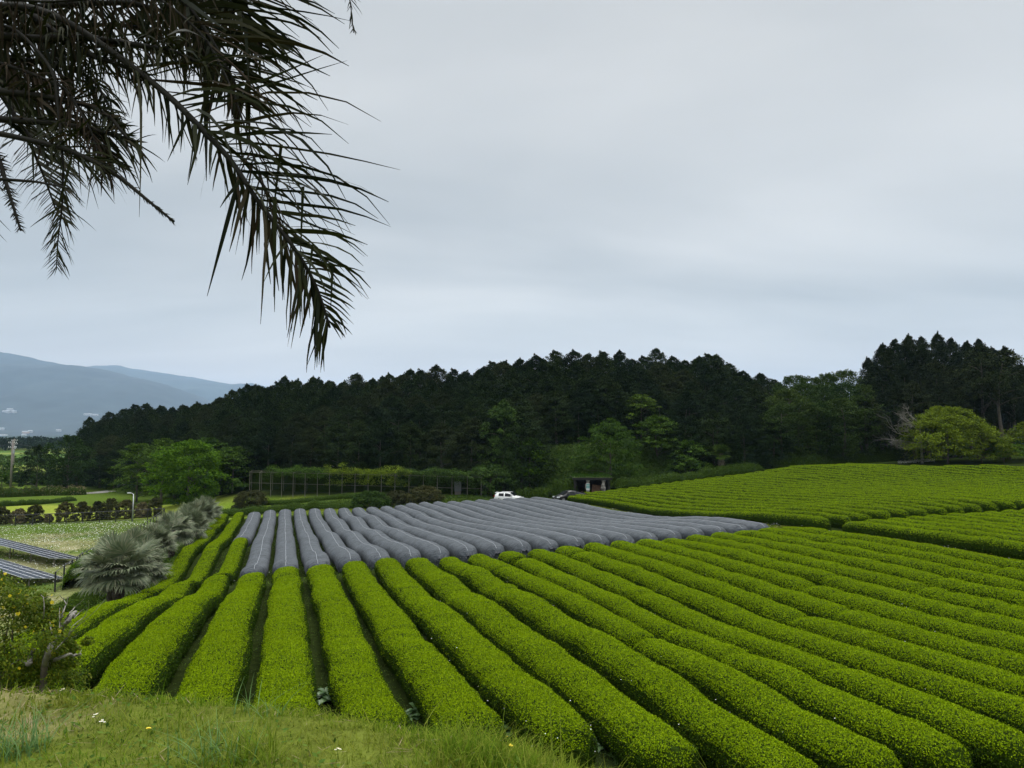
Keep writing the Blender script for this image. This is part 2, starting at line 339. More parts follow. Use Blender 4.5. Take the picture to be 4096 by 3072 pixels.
# mound the camera stands on
def mound(x, y):
    d = np.hypot(x, y * 1.0); az = np.degrees(np.arctan2(x, np.maximum(y, 1e-3)))
    cy_ = np.interp(az, [-90, -60, -36, -24, -15, -8, 0, 10, 30, 60, 90], [3, 3.9, 4.52, 4.28, 4.05, 3.8, 3.45, 2.9, 2.3, 2.0, 2.0])
    crest = np.minimum(cy_ / np.maximum(np.cos(np.radians(az)), .3), 6.5)
    crest = np.where(y < 0, 5.0, crest)
    slope = np.interp(az, [-90, -36, -15, 0, 15, 40, 90], [.5, .62, .62, .52, .465, .46, .5])
    t = d - crest
    return -1.62 - slope * np.where(t > 0, t * t / (t + 0.35), 0.0)

def ground(x, y):
    x = np.asarray(x, float); y = np.asarray(y, float)
    r = np.hypot(x, y - 60)
    inner = 1 - sstep(130, 260, r)
    cx = np.clip(x, -260, 260); cy = np.clip(y, -200, 320)
    zt = tps(cx, cy).reshape(x.shape)
    far = -14 - 18 * sstep(200, 3500, r) + np.where(x > 0, 8, 0) * (1 - sstep(300, 900, r)) * sstep(0, 80, x)
    z = zt * inner + far * (1 - inner) + hill(x, y)
    zm = mound(x, y)
    k = 0.35
    h = np.clip(0.5 + 0.5 * (zm - z) / k, 0, 1)
    return z * (1 - h) + zm * h + k * h * (1 - h)
def gz(x, y): return float(ground(np.array([float(x)]), np.array([float(y)]))[0])

def ridge_z(s, L):
    x, y = sl2xy(s, L); return tps(np.atleast_1d(x), np.atleast_1d(y)) + HEDGE

# ------------------------------------------------------------------ ground sheet
NX, NY = 640, 720
tx = np.linspace(-1, 1, NX); gx = 9 * np.sinh(tx * math.asinh(14000 / 9))
ty = np.linspace(-math.asinh(3000 / 9), math.asinh(16000 / 9), NY); gy = 4 + 9 * np.sinh(ty)
GX, GY = np.meshgrid(gx, gy)
GZ = ground(GX, GY)
GZ = GZ + 0.05 * fbm2(GX * .9, GY * .9, 3) * (1 - sstep(150, 300, np.hypot(GX, GY))) * sstep(2, 6, np.hypot(GX, GY))
GZ = GZ + 6 * fbm2(GX / 300, GY / 300, 9) * sstep(400, 1500, np.hypot(GX, GY))
verts = np.c_[GX.ravel(), GY.ravel(), GZ.ravel()]
ii = (np.arange(NY - 1)[:, None] * NX + np.arange(NX - 1)[None]).ravel()
quads = np.c_[ii, ii + 1, ii + 1 + NX, ii + NX]
def col_field(x, y):
    """soil and sward colour by place"""
    s, L = xy2sl(x, y); b = bearing(x, y)
    c = np.zeros(x.shape + (3,)) + np.array([.075, .115, .018])
    def put(mask, col):
        nonlocal c
        c = c * (1 - mask[..., None]) + np.array(col) * mask[..., None]
    n1 = fbm2(x * .25, y * .25, 5); n2 = fbm2(x * .7, y * .7, 6)
    # inter-row strips, darkened to paint the shade between hedges
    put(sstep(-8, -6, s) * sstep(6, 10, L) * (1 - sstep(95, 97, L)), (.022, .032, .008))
    # meadow around the solar panels
    mead = (1 - sstep(-15.5, -12.5, s)) * (1 - sstep(103, 105, L + 0 * s)) * sstep(0, 20, y)
    put(mead, (.15, .165, .06)); put(mead * sstep(0.0, 0.35, n1), (.22, .21, .11)); put(mead * sstep(.1, .35, -n1), (.09, .13, .03))
    # mown lawn beyond the fence
    lawn = sstep(102.5, 104, y - .05 * (x + 60)) * (1 - sstep(124, 127, y + .10 * (x + 60))) * (1 - sstep(-36, -32, x))
    put(lawn, (.19, .235, .035)); put(lawn * sstep(0, .4, n2) * .5, (.24, .26, .05))
    # low grassy terraces behind the nets
    bank = sstep(96, 98, L) * (1 - sstep(-6, 0, s - 6)) * sstep(-50, -44, x) * (1 - sstep(0, 1, y + .5 - np.interp(b, [540, 1110], [118, 109])))
    put(sstep(0, 1, y - np.interp(b, [540, 1110], [118, 109])) * (b > 480) * (b < 1130) * (y < 140) * (y > 100), (.02, .028, .010)); put(bank, (.12, .18, .02)); put(bank * sstep(0, .4, n1), (.16, .20, .03))  # ground behind the trellis painted dark to stand in for shade
    put(sstep(97, 98, L) * sstep(-1, 2, s) * (1 - sstep(106, 108, y)) * (1 - sstep(40, 42, s)), (.11, .15, .03))
    # wood floor and hill side
    D0 = np.interp(b, HB[:, 0], HB[:, 1]); t = y - D0
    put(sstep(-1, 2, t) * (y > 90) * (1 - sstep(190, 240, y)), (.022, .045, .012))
    slopeg = sstep(-1, 2, t) * (1 - sstep(12, 18, t)) * sstep(1110, 1150, b) * (1 - sstep(1420, 1500, b))
    put(slopeg, (.05, .095, .016))
    # far plain
    r = np.hypot(x, y); put(sstep(200, 300, r), (.07, .12, .03)); put(sstep(200, 300, r) * sstep(0, .2, fbm2(x / 120, y / 60, 8)), (.16, .2, .05)); put(sstep(600, 900, r), (.045, .07, .03))
    put(sstep(2500, 4000, r), (.05, .065, .05))
    # foreground mound with straw patches
    m = (1 - sstep(10, 13, np.hypot(x, y)))
    put(m, (.115, .14, .024)); put(m * sstep(.15, .4, fbm2(x * 1.1, y * 1.1, 12)) * .6, (.25, .21, .11))
    for px_, py_, r_ in ((-1.75, 7.6, .8), (-.3, 7.9, .7), (.75, 6.3, .7), (2.2, 8.6, .8)): put(m * (1 - sstep(.4, 1.2, (np.hypot(x - px_, y - py_) + .25 * fbm2(x * 3, y * 3, 77)) / r_)) * .85, (.24, .19, .12))
    return c
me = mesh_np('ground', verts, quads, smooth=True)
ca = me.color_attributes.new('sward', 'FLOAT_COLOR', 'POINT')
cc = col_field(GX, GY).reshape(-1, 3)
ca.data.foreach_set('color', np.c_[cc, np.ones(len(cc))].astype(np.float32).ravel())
m, t, b = mat_new('ground_soil')
at_ = t.nodes.new('ShaderNodeAttribute'); at_.attribute_name = 'sward'
geo = t.nodes.new('ShaderNodeNewGeometry')
n = t.nodes.new('ShaderNodeTexNoise'); n.inputs['Scale'].default_value = 3.0; n.inputs['Detail'].default_value = 8; n.inputs['Roughness'].default_value = .7
t.links.new(geo.outputs['Position'], n.inputs['Vector'])
mr = t.nodes.new('ShaderNodeMapRange'); t.links.new(n.outputs['Fac'], mr.inputs[0]); mr.inputs[1].default_value = .25; mr.inputs[2].default_value = .75; mr.inputs[3].default_value = .45; mr.inputs[4].default_value = 1.5
vm = t.nodes.new('ShaderNodeVectorMath'); vm.operation = 'SCALE'; t.links.new(at_.outputs['Color'], vm.inputs[0]); t.links.new(mr.outputs[0], vm.inputs['Scale'])
t.links.new(vm.outputs[0], b.inputs['Base Color']); b.inputs['Roughness'].default_value = .95; b.inputs['Specular IOR Level'].default_value = .0
bp = t.nodes.new('ShaderNodeBump'); bp.inputs['Strength'].default_value = .7; bp.inputs['Distance'].default_value = .08; t.links.new(n.outputs['Fac'], bp.inputs['Height']); t.links.new(bp.outputs[0], b.inputs['Normal'])
me.materials.append(m)
tag(link('ground', me), kind='structure')
print('ground done')

# ------------------------------------------------------------------ tea hedges
NPROF = 13
def profile():
    ph = np.linspace(0, math.pi, NPROF - 2)
    x = np.sign(np.cos(ph)) * np.abs(np.cos(ph)) ** .78; z = .38 + .62 * np.abs(np.sin(ph)) ** .70
    x = np.r_[.80, x, -.80]; z = np.r_[0.0, z, 0.0]
    return x, z
PRX, PRZ = profile()

def arch(s, L0, L1, w, seed, grow=0.0, cap=.7, joints=(), step=None, wr=0.0, am=1.0):
    """grid (n, NPROF, 3) of an arched hedge body from L0 to L1"""
    dist = 0.5 * (L0 + L1)
    step = step or (0.22 if L0 < 45 else .4)
    n = max(6, int((L1 - L0) / step)); L = np.linspace(L0, L1, n)
    e = np.minimum(L - L0, L1 - L); cf = np.sqrt(np.clip(1 - (1 - np.clip(e / cap, 0, 1)) ** 2, 0.0, 1))
    cw = .30 + .70 * cf; ch = .55 + .45 * cf
    ww = (w + grow) * cw * (1 + am * (.045 * vnoise(L, seed, .9) + .035 * vnoise(L, seed + 5, 2.3)))
    hh = (HEDGE + grow) * ch * (1 + am * (.045 * vnoise(L, seed + 1, .7) + .028 * vnoise(L, seed + 3, 2.1)))
    for (j, a) in joints:
        g = np.exp(-((L - j) / .2) ** 2); ww = ww * (1 - a * .6 * g); hh = hh * (1 - a * g)
    sc = s + am * (.06 * vnoise(L, seed + 2, .25) + .03 * vnoise(L, seed + 4, .8))
    X = sc[:, None] + PRX[None] * ww[:, None]
    cx, cy = sl2xy(np.full(n, s), L); zb = np.atleast_1d(ground(cx, cy)); zt = tps(cx, cy) + HEDGE
    zb = np.minimum(zb, zt - .45)
    Z = zb[:, None] + PRZ[None] * (hh * (zt - zb) / HEDGE)[:, None]
    # ground tilt across the row
    xa, ya = sl2xy(np.full(n, s - .9), L); xb, yb = sl2xy(np.full(n, s + .9), L)
    tl = (tps(xb, yb) - tps(xa, ya)) / 1.8; Z = Z + tl[:, None] * (X - s)
    LL = np.repeat(L[:, None], NPROF, 1)
    if wr > 0:
        q = fbm2(LL * 2.2, np.arange(NPROF)[None] * .7 + seed * 3.1, seed, 3)
        X = X + wr * q * np.sign(PRX)[None]; Z = Z + wr * q * (PRZ[None] > .3)
    x, y = sl2xy(X, LL)
    return np.stack([x, y, Z], -1), L

def grid_quads(n, m, off=0):
    i = (np.arange(n - 1)[:, None] * m + np.arange(m - 1)[None]).ravel() + off
    return np.c_[i, i + 1, i + 1 + m, i + m]

def end_caps(n, m):
    c = []
    for r in (0, n - 1):
        b0 = r * m
        for k in range((m - 1) // 2):
            a, b_, c_, d = b0 + k, b0 + k + 1, b0 + m - 2 - k, b0 + m - 1 - k
            if b_ != c_: c.append((a, b_, c_, d) if r else (d, c_, b_, a))
            else: pass
    return np.array(c, int)

def hedge_row(s, L0, L1, seed, label, group, w=None, joints=(), dens=1.0, old_shade_z=.76):
    w = w or ((.70 if s < 9 else .645) if L1 < 43.6 else (.60 if s < 0 else .57))
    rng = np.random.default_rng(seed)
    G, L = arch(s, L0, L1, w, seed, joints=joints)
    n = len(L)
    G[..., 2] += .035 * fbm2(L[:, None] * 1.7, np.arange(NPROF)[None] * .55 + seed, seed, 3) * (PRZ > .45); side_ = .05 * fbm2(L[:, None] * 2.1 + 9, np.arange(NPROF)[None] * .6 + seed, seed + 1, 3) * np.sign(PRX)[None]
    G[..., 0] += side_ * PX[0]; G[..., 1] += side_ * PX[1]
    core, _ = arch(s, L0, L1, w, seed, grow=-.05, joints=joints)
    cen = np.array([*sl2xy(s, (L0 + L1) / 2)]); 
    # leaf sampling weighted by area and distance
    P00 = G[:-1, :-1]; P10 = G[1:, :-1]; P01 = G[:-1, 1:]
    nr = np.cross(P10 - P00, P01 - P00); ar = np.linalg.norm(nr, axis=-1); nr = unit(nr)
    mid = (G[:-1, :-1] + G[1:, 1:]) / 2; dist = np.maximum(8, np.linalg.norm(mid, axis=-1))
    ax, ay = mid[..., 0], mid[..., 1]
    lf = .040 + .0007 * np.clip(dist - 12, 0, 120)
    cover = np.interp(dist, [12, 25, 45, 110], [1.15, 1.0, .85, .75]) * dens
    # outside the photograph's field of view the sampling can be thinner
    out = (np.abs(ax) > .78 * ay + 1.5); cover = np.where(out, cover * .45, cover)
    cnt = rng.poisson(cover * ar / (.30 * lf * lf))
    ci, cj = np.nonzero(cnt); rep = cnt[ci, cj]; I = np.repeat(ci, rep); J = np.repeat(cj, rep); k = len(I)
    u = rng.random(k)[:, None]; v = rng.random(k)[:, None]
    P = G[I, J] * (1 - u) * (1 - v) + G[I + 1, J] * u * (1 - v) + G[I, J + 1] * (1 - u) * v + G[I + 1, J + 1] * u * v
    NN = nr[I, J]; NN = NN * np.sign((NN * (P - np.r_[0, 0, 0][None])).sum(-1, keepdims=True) * 0 + 1)
    # outward normals
    cx, cy = sl2xy(s, L[I]); cc_ = np.stack([cx, cy, P[:, 2] * 0 + core[I, NPROF // 2, 2] - .45], -1)
    NN = NN * np.sign((NN * (P - cc_)).sum(-1, keepdims=True))
    l = lf[I, J] * rng.uniform(.75, 1.3, k)
    fj = np.interp(dist[I, J], [30, 75], [1, .4]); P = P + NN * (rng.normal(0, .28, k) * l * fj)[:, None]
    upn = NN[:, 2]
    D = unit(rnd_dir(k, rng) + NN * rng.uniform(.0, .7, k)[:, None] + np.array([0, 0, .15]))
    LN = unit(NN * 1.0 + rnd_dir(k, rng) * (.55 * fj)[:, None] + np.array([0, 0, .1]))
    LV, LQ = leaves(P, D, LN, l, l * .52)
    # darker mature foliage on the flanks, its colour also painting their shade
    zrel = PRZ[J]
    old_shade = np.where(zrel + rng.normal(0, .09, k) < old_shade_z, 2, 1)
    # end plugs
    V = np.concatenate([core.reshape(-1, 3), LV]); nb = core.shape[0] * NPROF
    Q1 = grid_quads(n, NPROF); Q2 = end_caps(n, NPROF)
    Q = np.concatenate([Q1, Q2, LQ + nb])
    mi = np.concatenate([np.zeros(len(Q1) + len(Q2), int), old_shade])
    me = mesh_np('tea_row', V, Q, mats=[M['tea_core'], M['tea'], M['tea_old_shade']], midx=mi)
    o = link('tea_row', me)
    return tag(o, label, 'tea hedge', group), k

_o = ['zeroth', 'first', 'second', 'third', 'fourth', 'fifth', 'sixth', 'seventh', 'eighth', 'ninth', 'tenth', 'eleventh', 'twelfth', 'thirteenth', 'fourteenth', 'fifteenth', 'sixteenth', 'seventeenth', 'eighteenth', 'nineteenth']
ORD = list(_o)
for _t, _u in zip(['twenty', 'thirty', 'forty', 'fifty', 'sixty', 'seventy', 'eighty', 'ninety'], range(8)):
    ORD.append(_t[:-1] + 'ieth'); ORD += [_t + '-' + _o[q] for q in range(1, 10)]
tot = 0
rj = random.Random(4)
NEAREND = {-5: 25.5, -4: 23.0, -3: 18.6, -2: 17.4, -1: 16.4, 0: 15.6, 1: 15.0, 2: 14.2, 3: 13.6, 4: 12.6}
for i, k in enumerate(range(-5, 19)):
    s = S0 + 1.8 * k
    L0 = NEAREND.get(k, max(11.0, s / math.tan(R(62))) if k < 12 else s / math.tan(R(64)))
    if k == 7:   # this row is broken: a short stub at its far end
        segs = [(L0, 38.2, ''), (38.7, 41.3, 'stub')]
    else:
        segs = [(L0, {-5: 36.0, -4: 41.5, -3: 43.5, -2: 43.0, -1: 42.3, 0: 42.0}.get(k, 41.3), '')]
    js = []
    if k >= 2:
        for _ in range(rj.randint(1, 3)): js.append((rj.uniform(L0 + 3, 40), rj.uniform(.05, .12) if rj.random() < .75 else rj.uniform(.15, .28)))
    if k == 6: js.append((20.5, .4))
    if k == 7: js.append((21.7, .25))
    if k == 0: js.append((38.8, .12))
    for (a, b_, q) in segs:
        lab = (f'{ORD[i + 1]} bright green tea hedge from the left in the uncovered block nearest the grass mound' if not q
               else 'short stub of tea hedge cut off just in front of the grey netted rows')
        o, c = hedge_row(s, a, b_, 100 + k, lab, 'tea rows of the near block', joints=[j for j in js if a < j[0] < b_]); tot += c
# uncovered rows left of the netting
for i, (k, a, b_) in enumerate([(-4, 43.0, 95), (-3, 45.0, 95.5), (-2, 44.6, 65.5)]):
    o, c = hedge_row(S0 + 1.8 * k, a, b_, 160 + k, ['leftmost long green tea hedge running beside the row of fan palms', 'second uncovered green tea hedge from the fan palms, left of the netting', 'short green tea hedge whose far half is covered by grey netting'][i], 'uncovered tea rows left of the netting', joints=[(60, .08), (76, .07)] if i < 2 else ()); tot += c
# far right block
for i in range(31):
    k = 20.4 + i; s = S0 + 1.8 * k
    L1 = 94.3 - .5 * (i > 3) if i < 21 else 92.6
    if i == 0: L1 = 90.0
    if i == 1: L1 = 92.5
    if i >= 28: L1 = 82 - (i - 28) * 4
    o, c = hedge_row(s, max(41.7, s / math.tan(R(60))), L1, 200 + i, f'{ORD[i + 1]} green tea hedge back from the netting in the large far right block', 'tea rows of the far right block', old_shade_z=.88); tot += c  # raised limit paints shade stripes along the far rows
for i in range(22):
    k = 20.4 + i; s = S0 + 1.8 * k
    L0 = s / math.tan(R(64))
    if L0 > 37.5: break
    o, c = hedge_row(s, L0, 40.1, 300 + i, f'{ORD[i + 1]} green tea hedge behind the flowery strip in the middle right block', 'tea rows of the middle right block', old_shade_z=.84); tot += c
print('tea leaves', tot)

# ------------------------------------------------------------------ shade nets over the covered rows
def mat_net():
    m, t, b = mat_new('shade_net_cloth')
    g = t.nodes.new('ShaderNodeNewGeometry'); n = t.nodes.new('ShaderNodeTexNoise'); n.inputs['Scale'].default_value = 1.3; n.inputs['Detail'].default_value = 6; n.inputs['Roughness'].default_value = .65
    t.links.new(g.outputs['Position'], n.inputs['Vector'])
    r = t.nodes.new('ShaderNodeValToRGB'); t.links.new(n.outputs['Fac'], r.inputs[0])
    r.color_ramp.elements[0].position = .35; r.color_ramp.elements[0].color = (.040, .048, .056, 1)
    r.color_ramp.elements[1].position = .68; r.color_ramp.elements[1].color = (.080, .091, .104, 1)
    t.links.new(r.outputs[0], b.inputs['Base Color']); b.inputs['Roughness'].default_value = .75; b.inputs['Sheen Weight'].default_value = .05; b.inputs['Specular IOR Level'].default_value = .2
    n2 = t.nodes.new('ShaderNodeTexNoise'); n2.inputs['Scale'].default_value = 3.5; n2.inputs['Detail'].default_value = 5; n2.inputs['Distortion'].default_value = 1.5
    mp = t.nodes.new('ShaderNodeMapping'); mp.inputs['Rotation'].default_value = (0, 0, -TH); mp.inputs['Scale'].default_value = (.5, 1.6, 1)
    t.links.new(g.outputs['Position'], mp.inputs['Vector']); t.links.new(mp.outputs[0], n2.inputs['Vector'])
    bp = t.nodes.new('ShaderNodeBump'); bp.inputs['Strength'].default_value = .8; bp.inputs['Distance'].default_value = .16
    t.links.new(n2.outputs['Fac'], bp.inputs['Height']); t.links.new(bp.outputs[0], b.inputs['Normal'])
    return m
M['net'] = mat_net()
M['cord'] = mat_plain('white_cord', (.34, .36, .39), rough=.8)
M['net_dark'] = mat_plain('dark_net_hem', (.035, .04, .05), rough=.8, noise=.4, nscale=6, bump=.5)

def net_row(k, L0, L1, label, seam=None):
    s = S0 + 1.8 * k; seed = 500 + k
    js = [(seam, .07)] if seam else []
    rr = random.Random(seed)
    for _ in range(2): js.append((rr.uniform(L0 + 5, L1 - 5), rr.uniform(.02, .06)))
    G, L = arch(s, L0, L1, .71, seed, grow=.045, cap=1.1, joints=js, step=.2, wr=.030, am=.45)
    n = len(L); nrng = np.random.default_rng(seed)
    # gathered pleats at both ends
    e = np.minimum(L - L0, L1 - L); pl = (1 - sstep(0, 1.1, e))[:, None]
    ph = np.arange(NPROF)[None] * 2.2 + nrng.normal(0, .3, (1, NPROF))
    G[..., 2] += pl * .055 * np.sin(ph + L[:, None] * 3) * (PRZ > .3)
    o = link('shade_net', mesh_np('shade_net', G.reshape(-1, 3), np.concatenate([grid_quads(n, NPROF), end_caps(n, NPROF)]), mats=[M['net']], smooth=True))
    tag(o, label, 'shade net', 'grey shade nets over the tea rows')
    mid = NPROF // 2
    off = .25 * math.sin(seed * 2.3) + vnoise(L, seed + 9, .03) * .15 + vnoise(L, seed + 8, .6) * .035
    idx = np.clip(mid + off, 1, NPROF - 2); i0 = np.floor(idx).astype(int); f = (idx - i0)[:, None]
    c = G[np.arange(n), i0] * (1 - f) + G[np.arange(n), i0 + 1] * f
    c = c + np.array([0, 0, .022])
    MB().tube(c[1:-1:1], .012, 4).build('cord', M['cord'], o)
    # dark turned-up hem at the near end
    h = MB()
    ring = G[0].copy(); ring2 = G[2].copy(); cen = ring.mean(0)
    for q in range(NPROF):
        ring[q] = ring[q] + unit(ring[q] - cen) * .03; ring2[q] = ring2[q] + unit(ring2[q] - cen) * .02
    low = ring.copy(); low[:, 2] = low[:, 2] - .04; low = low * .985 + cen * .015
    low = low - np.array([*(DX * .10), 0])
    h.add(np.concatenate([low, ring, ring2]), grid_quads(3, NPROF)); h.build('hem', M['net_dark'], o)
for i, k in enumerate(range(-2, 19)):
    L0 = 66 if k == -2 else (43.6 if k < 1 else 43.2)
    if k >= 9: L0 = 43.0
    L1 = {-2: 95}.get(k, 95.5)
    if k > 8: L1 = 98.5 - (k - 8) * .55
    seam = {-1: 75, 0: 76, 1: 77, 2: 76, 14: 62, 17: 72}.get(k)
    net_row(k, L0, L1, f'{ORD[i + 1]} grey netted tea row from the left' + (', the short one continuing an uncovered hedge' if k == -2 else ', with a white cord along its ridge'), seam)

# ------------------------------------------------------------------ haze and mountains
def mountain(name, pts, Y0, Y1, foot, label_seed, col):
    """a range whose crest follows view points pts at distance Y1, rising from a foot at Y0"""
    pts = np.array(pts, float); nx = 260; ny = 60
    vx = np.linspace(pts[0, 0], pts[-1, 0], nx); vy = np.interp(vx, pts[:, 0], pts[:, 1])
    # slightly rounded behind the crest
    a = np.linspace(0, 1.35, ny); V = np.zeros((ny, nx, 3))
    for i, x in enumerate(vx):
        top = at(x, vy[i], Y1)
        Yf = Y0 + (Y1 - Y0) * a; sx = top[0] / Y1
        prof = np.where(a <= 1, sstep(-.15, 1.12, a) * 1.0, 1 - (a - 1) * 1.2); prof = (prof - prof[0]) / (prof[np.argmin(np.abs(a - 1))] - prof[0])
        V[:, i, 0] = sx * Yf; V[:, i, 1] = Yf; V[:, i, 2] = foot + (top[2] - foot) * np.clip(prof, -.2, 2)
    rid = fbm2(V[..., 0] / 900 + 3, V[..., 1] / 2600, label_seed, 5)
    amp = (np.sin(np.clip(a, 0, 1) * math.pi) ** .7)[:, None]
    V[..., 2] += rid * amp * 150 * (V[..., 2] > foot - 1) + fbm2(V[..., 0] / 130, V[..., 1] / 200, label_seed + 5, 3) * 9
    me = mesh_np(name, V.reshape(-1, 3), grid_quads(ny, nx), mats=[col], smooth=True)
    return tag(link(name, me), kind='structure')
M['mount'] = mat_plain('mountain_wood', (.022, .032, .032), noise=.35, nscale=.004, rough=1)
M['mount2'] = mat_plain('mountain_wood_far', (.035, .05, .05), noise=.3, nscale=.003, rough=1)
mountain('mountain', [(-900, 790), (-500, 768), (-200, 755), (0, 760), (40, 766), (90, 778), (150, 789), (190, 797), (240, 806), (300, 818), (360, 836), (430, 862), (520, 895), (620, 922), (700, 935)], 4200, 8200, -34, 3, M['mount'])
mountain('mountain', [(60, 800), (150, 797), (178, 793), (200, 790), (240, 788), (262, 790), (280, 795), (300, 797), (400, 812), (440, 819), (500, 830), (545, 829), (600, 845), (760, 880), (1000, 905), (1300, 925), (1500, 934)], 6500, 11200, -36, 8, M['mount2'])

hz_mb = MB(); hz_mb.box((0, 6500, 480), (30000, 21000, 1100)); hz = hz_mb.build('haze', None)
m = bpy.data.materials.new('haze_air'); m.use_nodes = True; t = m.node_tree; t.nodes.remove(t.nodes['Principled BSDF'])
pv = t.nodes.new('ShaderNodeVolumePrincipled'); pv.inputs['Color'].default_value = (.50, .70, .98, 1); pv.inputs['Density'].default_value = 0.000065; pv.inputs['Anisotropy'].default_value = .1
t.links.new(pv.outputs[0], t.nodes['Material Output'].inputs['Volume']); hz.data.materials.append(m)
tag(hz, 'thin bluish haze over the whole valley', kind='stuff')

# ------------------------------------------------------------------ trees
def clump_leaves(C, rr, rz, per, leaf, rng, droop=.3, aspect=.5, center=None, flat=0.0):
    m = len(C); I = np.repeat(np.arange(m), per)
    n = len(I); off = rnd_dir(n, rng) * (rng.random(n) ** .4)[:, None]
    P = C[I] + off * np.stack([rr[I], rr[I], rz[I]], -1)
    cen = np.array([0, 0, C[:, 2].mean()]) if center is None else center
    outw = P - cen; outw[:, 2] *= .4; outw = unit(outw)
    Nn = unit(np.array([0, 0, .8 + flat]) + outw * .5 + rnd_dir(n, rng) * (.8 - .4 * min(1, flat)))
    D = unit(outw * .8 + rnd_dir(n, rng) * .6 - np.array([0, 0, droop]))
    l = leaf * rng.uniform(.7, 1.35, n)
    return leaves(P, D, Nn, l, l * aspect)

def tree_mesh(kind, H, Wd, seed, leaf, nclump, per, mat, base=.1):
    rng = np.random.default_rng(seed)
    h = rng.random(nclump) ** .8 if kind != 'conifer' else rng.random(nclump) ** 1.0
    an = rng.random(nclump) * 2 * math.pi
    if kind == 'hinoki':
        prof = np.interp(h, [0, .12, .35, .6, .8, .93, 1], [.85, 1.0, 1.0, .90, .64, .32, .05])
    elif kind == 'cedar':
        prof = np.interp(h, [0, .1, .4, .7, .9, 1], [.45, .8, 1.0, .72, .34, .04])
    elif kind == 'round':
        prof = np.sqrt(np.clip(1 - (2 * h - .95) ** 2 * .97, 0, 1))
    elif kind == 'tall':
        prof = np.interp(h, [0, .15, .5, .8, 1], [.45, .75, 1.0, .85, .3])
    elif kind == 'umbrella':
        prof = np.interp(h, [0, .2, .5, .8, 1], [.9, 1.0, .85, .62, .2])
    elif kind == 'bushy':
        prof = np.interp(h, [0, .25, .6, .85, 1], [.85, 1.0, .92, .62, .25])
    elif kind == 'dome':
        prof = np.interp(h, [0, .25, .55, .8, 1], [.93, 1.0, .88, .6, .22])
    lob = 1 + .16 * np.sin(an * 3 + seed) + .12 * np.sin(an * 5 + seed * 2 + h * 4)
    r = Wd / 2 * prof * lob * np.where(rng.random(nclump) < .25, rng.uniform(.2, .8, nclump), rng.uniform(.82, 1.03, nclump))
    z = H * (base + (1 - base) * h)
    C = np.stack([r * np.cos(an), r * np.sin(an), z], -1)
    cs = {'hinoki': .085, 'cedar': .075, 'round': .10, 'tall': .11, 'umbrella': .12, 'dome': .10, 'bushy': .13}[kind] * (H + Wd) / 2
    rr = cs * rng.uniform(.65, 1.3, nclump) * np.clip(prof + .25, .3, 1); rz = rr * {'hinoki': .55, 'cedar': .7, 'round': .6, 'tall': .55, 'umbrella': .30, 'dome': .42, 'bushy': .8}[kind]
    if kind in ('hinoki', 'cedar'):   # leading shoot
        k = 9; C = np.vstack([C, np.c_[rng.normal(0, 1, (k, 2)) * Wd * np.linspace(.09, .035, k)[:, None], H * np.linspace(.86, 1.005, k)]]); rr = np.r_[rr, np.linspace(.085, .032, k) * Wd]; rz = np.r_[rz, np.linspace(.02, .022, k) * H]
    V, Q = clump_leaves(C, rr, rz, per, leaf, rng, droop=.5 if kind in ('hinoki', 'cedar') else .15, aspect=.42 if kind in ('hinoki', 'cedar') else .62, flat=.8 if kind in ('umbrella', 'dome') else 0)
    crown = mesh_np('crown', V, Q, mats=[mat])
    tm = MB(); tr = max(.08, H * .016)
    bend = rng.normal(0, .02, 2) * H
    tp = np.array([[bend[0] * math.sin(u * 3), bend[1] * math.sin(u * 2), u * H * (.72 if kind == 'hinoki' else .88) - .3] for u in np.linspace(0, 1, 9)])
    tm.tube(tp, np.linspace(tr * 1.25, tr * .25, 9), 7)
    for i in rng.choice(nclump, 14 if kind not in ('hinoki', 'cedar') else 8, replace=False):
        e = C[i] * .9; zb = max(H * .08, e[2] - np.hypot(e[0], e[1]) * rng.uniform(.25, .8)); u = zb / (H * .9)
        b0 = np.array([np.interp(zb, tp[:, 2], tp[:, 0]), np.interp(zb, tp[:, 2], tp[:, 1]), zb]); mid = b0 * .5 + e * .5 + np.array([0, 0, H * .015])
        tm.tube([b0, mid, e], [tr * .45 * (1 - u * .5), tr * .28, tr * .08], 5)
    return crown, tm.mesh('trunk', [M['bark']], True)

def tree_proto(name, kind, H, Wd, seed, leaf, nclump, per, mat, base=.1):
    cr, tr = tree_mesh(kind, H, Wd, seed, leaf, nclump, per, mat, base)
    return (name, cr, tr)
def plant_tree(proto, x, y, hs, ws, rz, label, cat='tree', group=None, z=None):
    name, cr, tr = proto
    e = empty(name, (x, y, gz(x, y) if z is None else z), rz, label, cat, group); e.scale = (ws, ws, hs)
    link('crown', cr, e); link('trunk', tr, e); return e

M['hinoki'] = mat_leaf('hinoki_spray', [(.003, .008, .002), (.006, .015, .003), (.012, .026, .005), (.028, .050, .010)], trans=.05, rough=.8, spec=.04, obj=.35)
M['hinoki_b'] = mat_leaf('brownish_spray', [(.010, .016, .004), (.018, .028, .007), (.030, .042, .011)], trans=.05, rough=.8, spec=.04, obj=.3)
M['cedar'] = mat_leaf('cedar_tuft', [(.005, .010, .003), (.010, .019, .005), (.017, .029, .008), (.030, .038, .010)], trans=.05, rough=.8, spec=.04, obj=.35)
M['decid'] = mat_leaf('oak_leaf', [(.014, .032, .006), (.028, .054, .009), (.048, .082, .014)], trans=.2, obj=.3)
M['maple'] = mat_leaf('bright_maple_leaf', [(.035, .085, .004), (.065, .14, .006), (.11, .20, .010)], trans=.3)
M['maple_d'] = mat_leaf('maple_leaf', [(.024, .055, .006), (.044, .088, .009), (.075, .13, .013)], trans=.25, obj=.25)
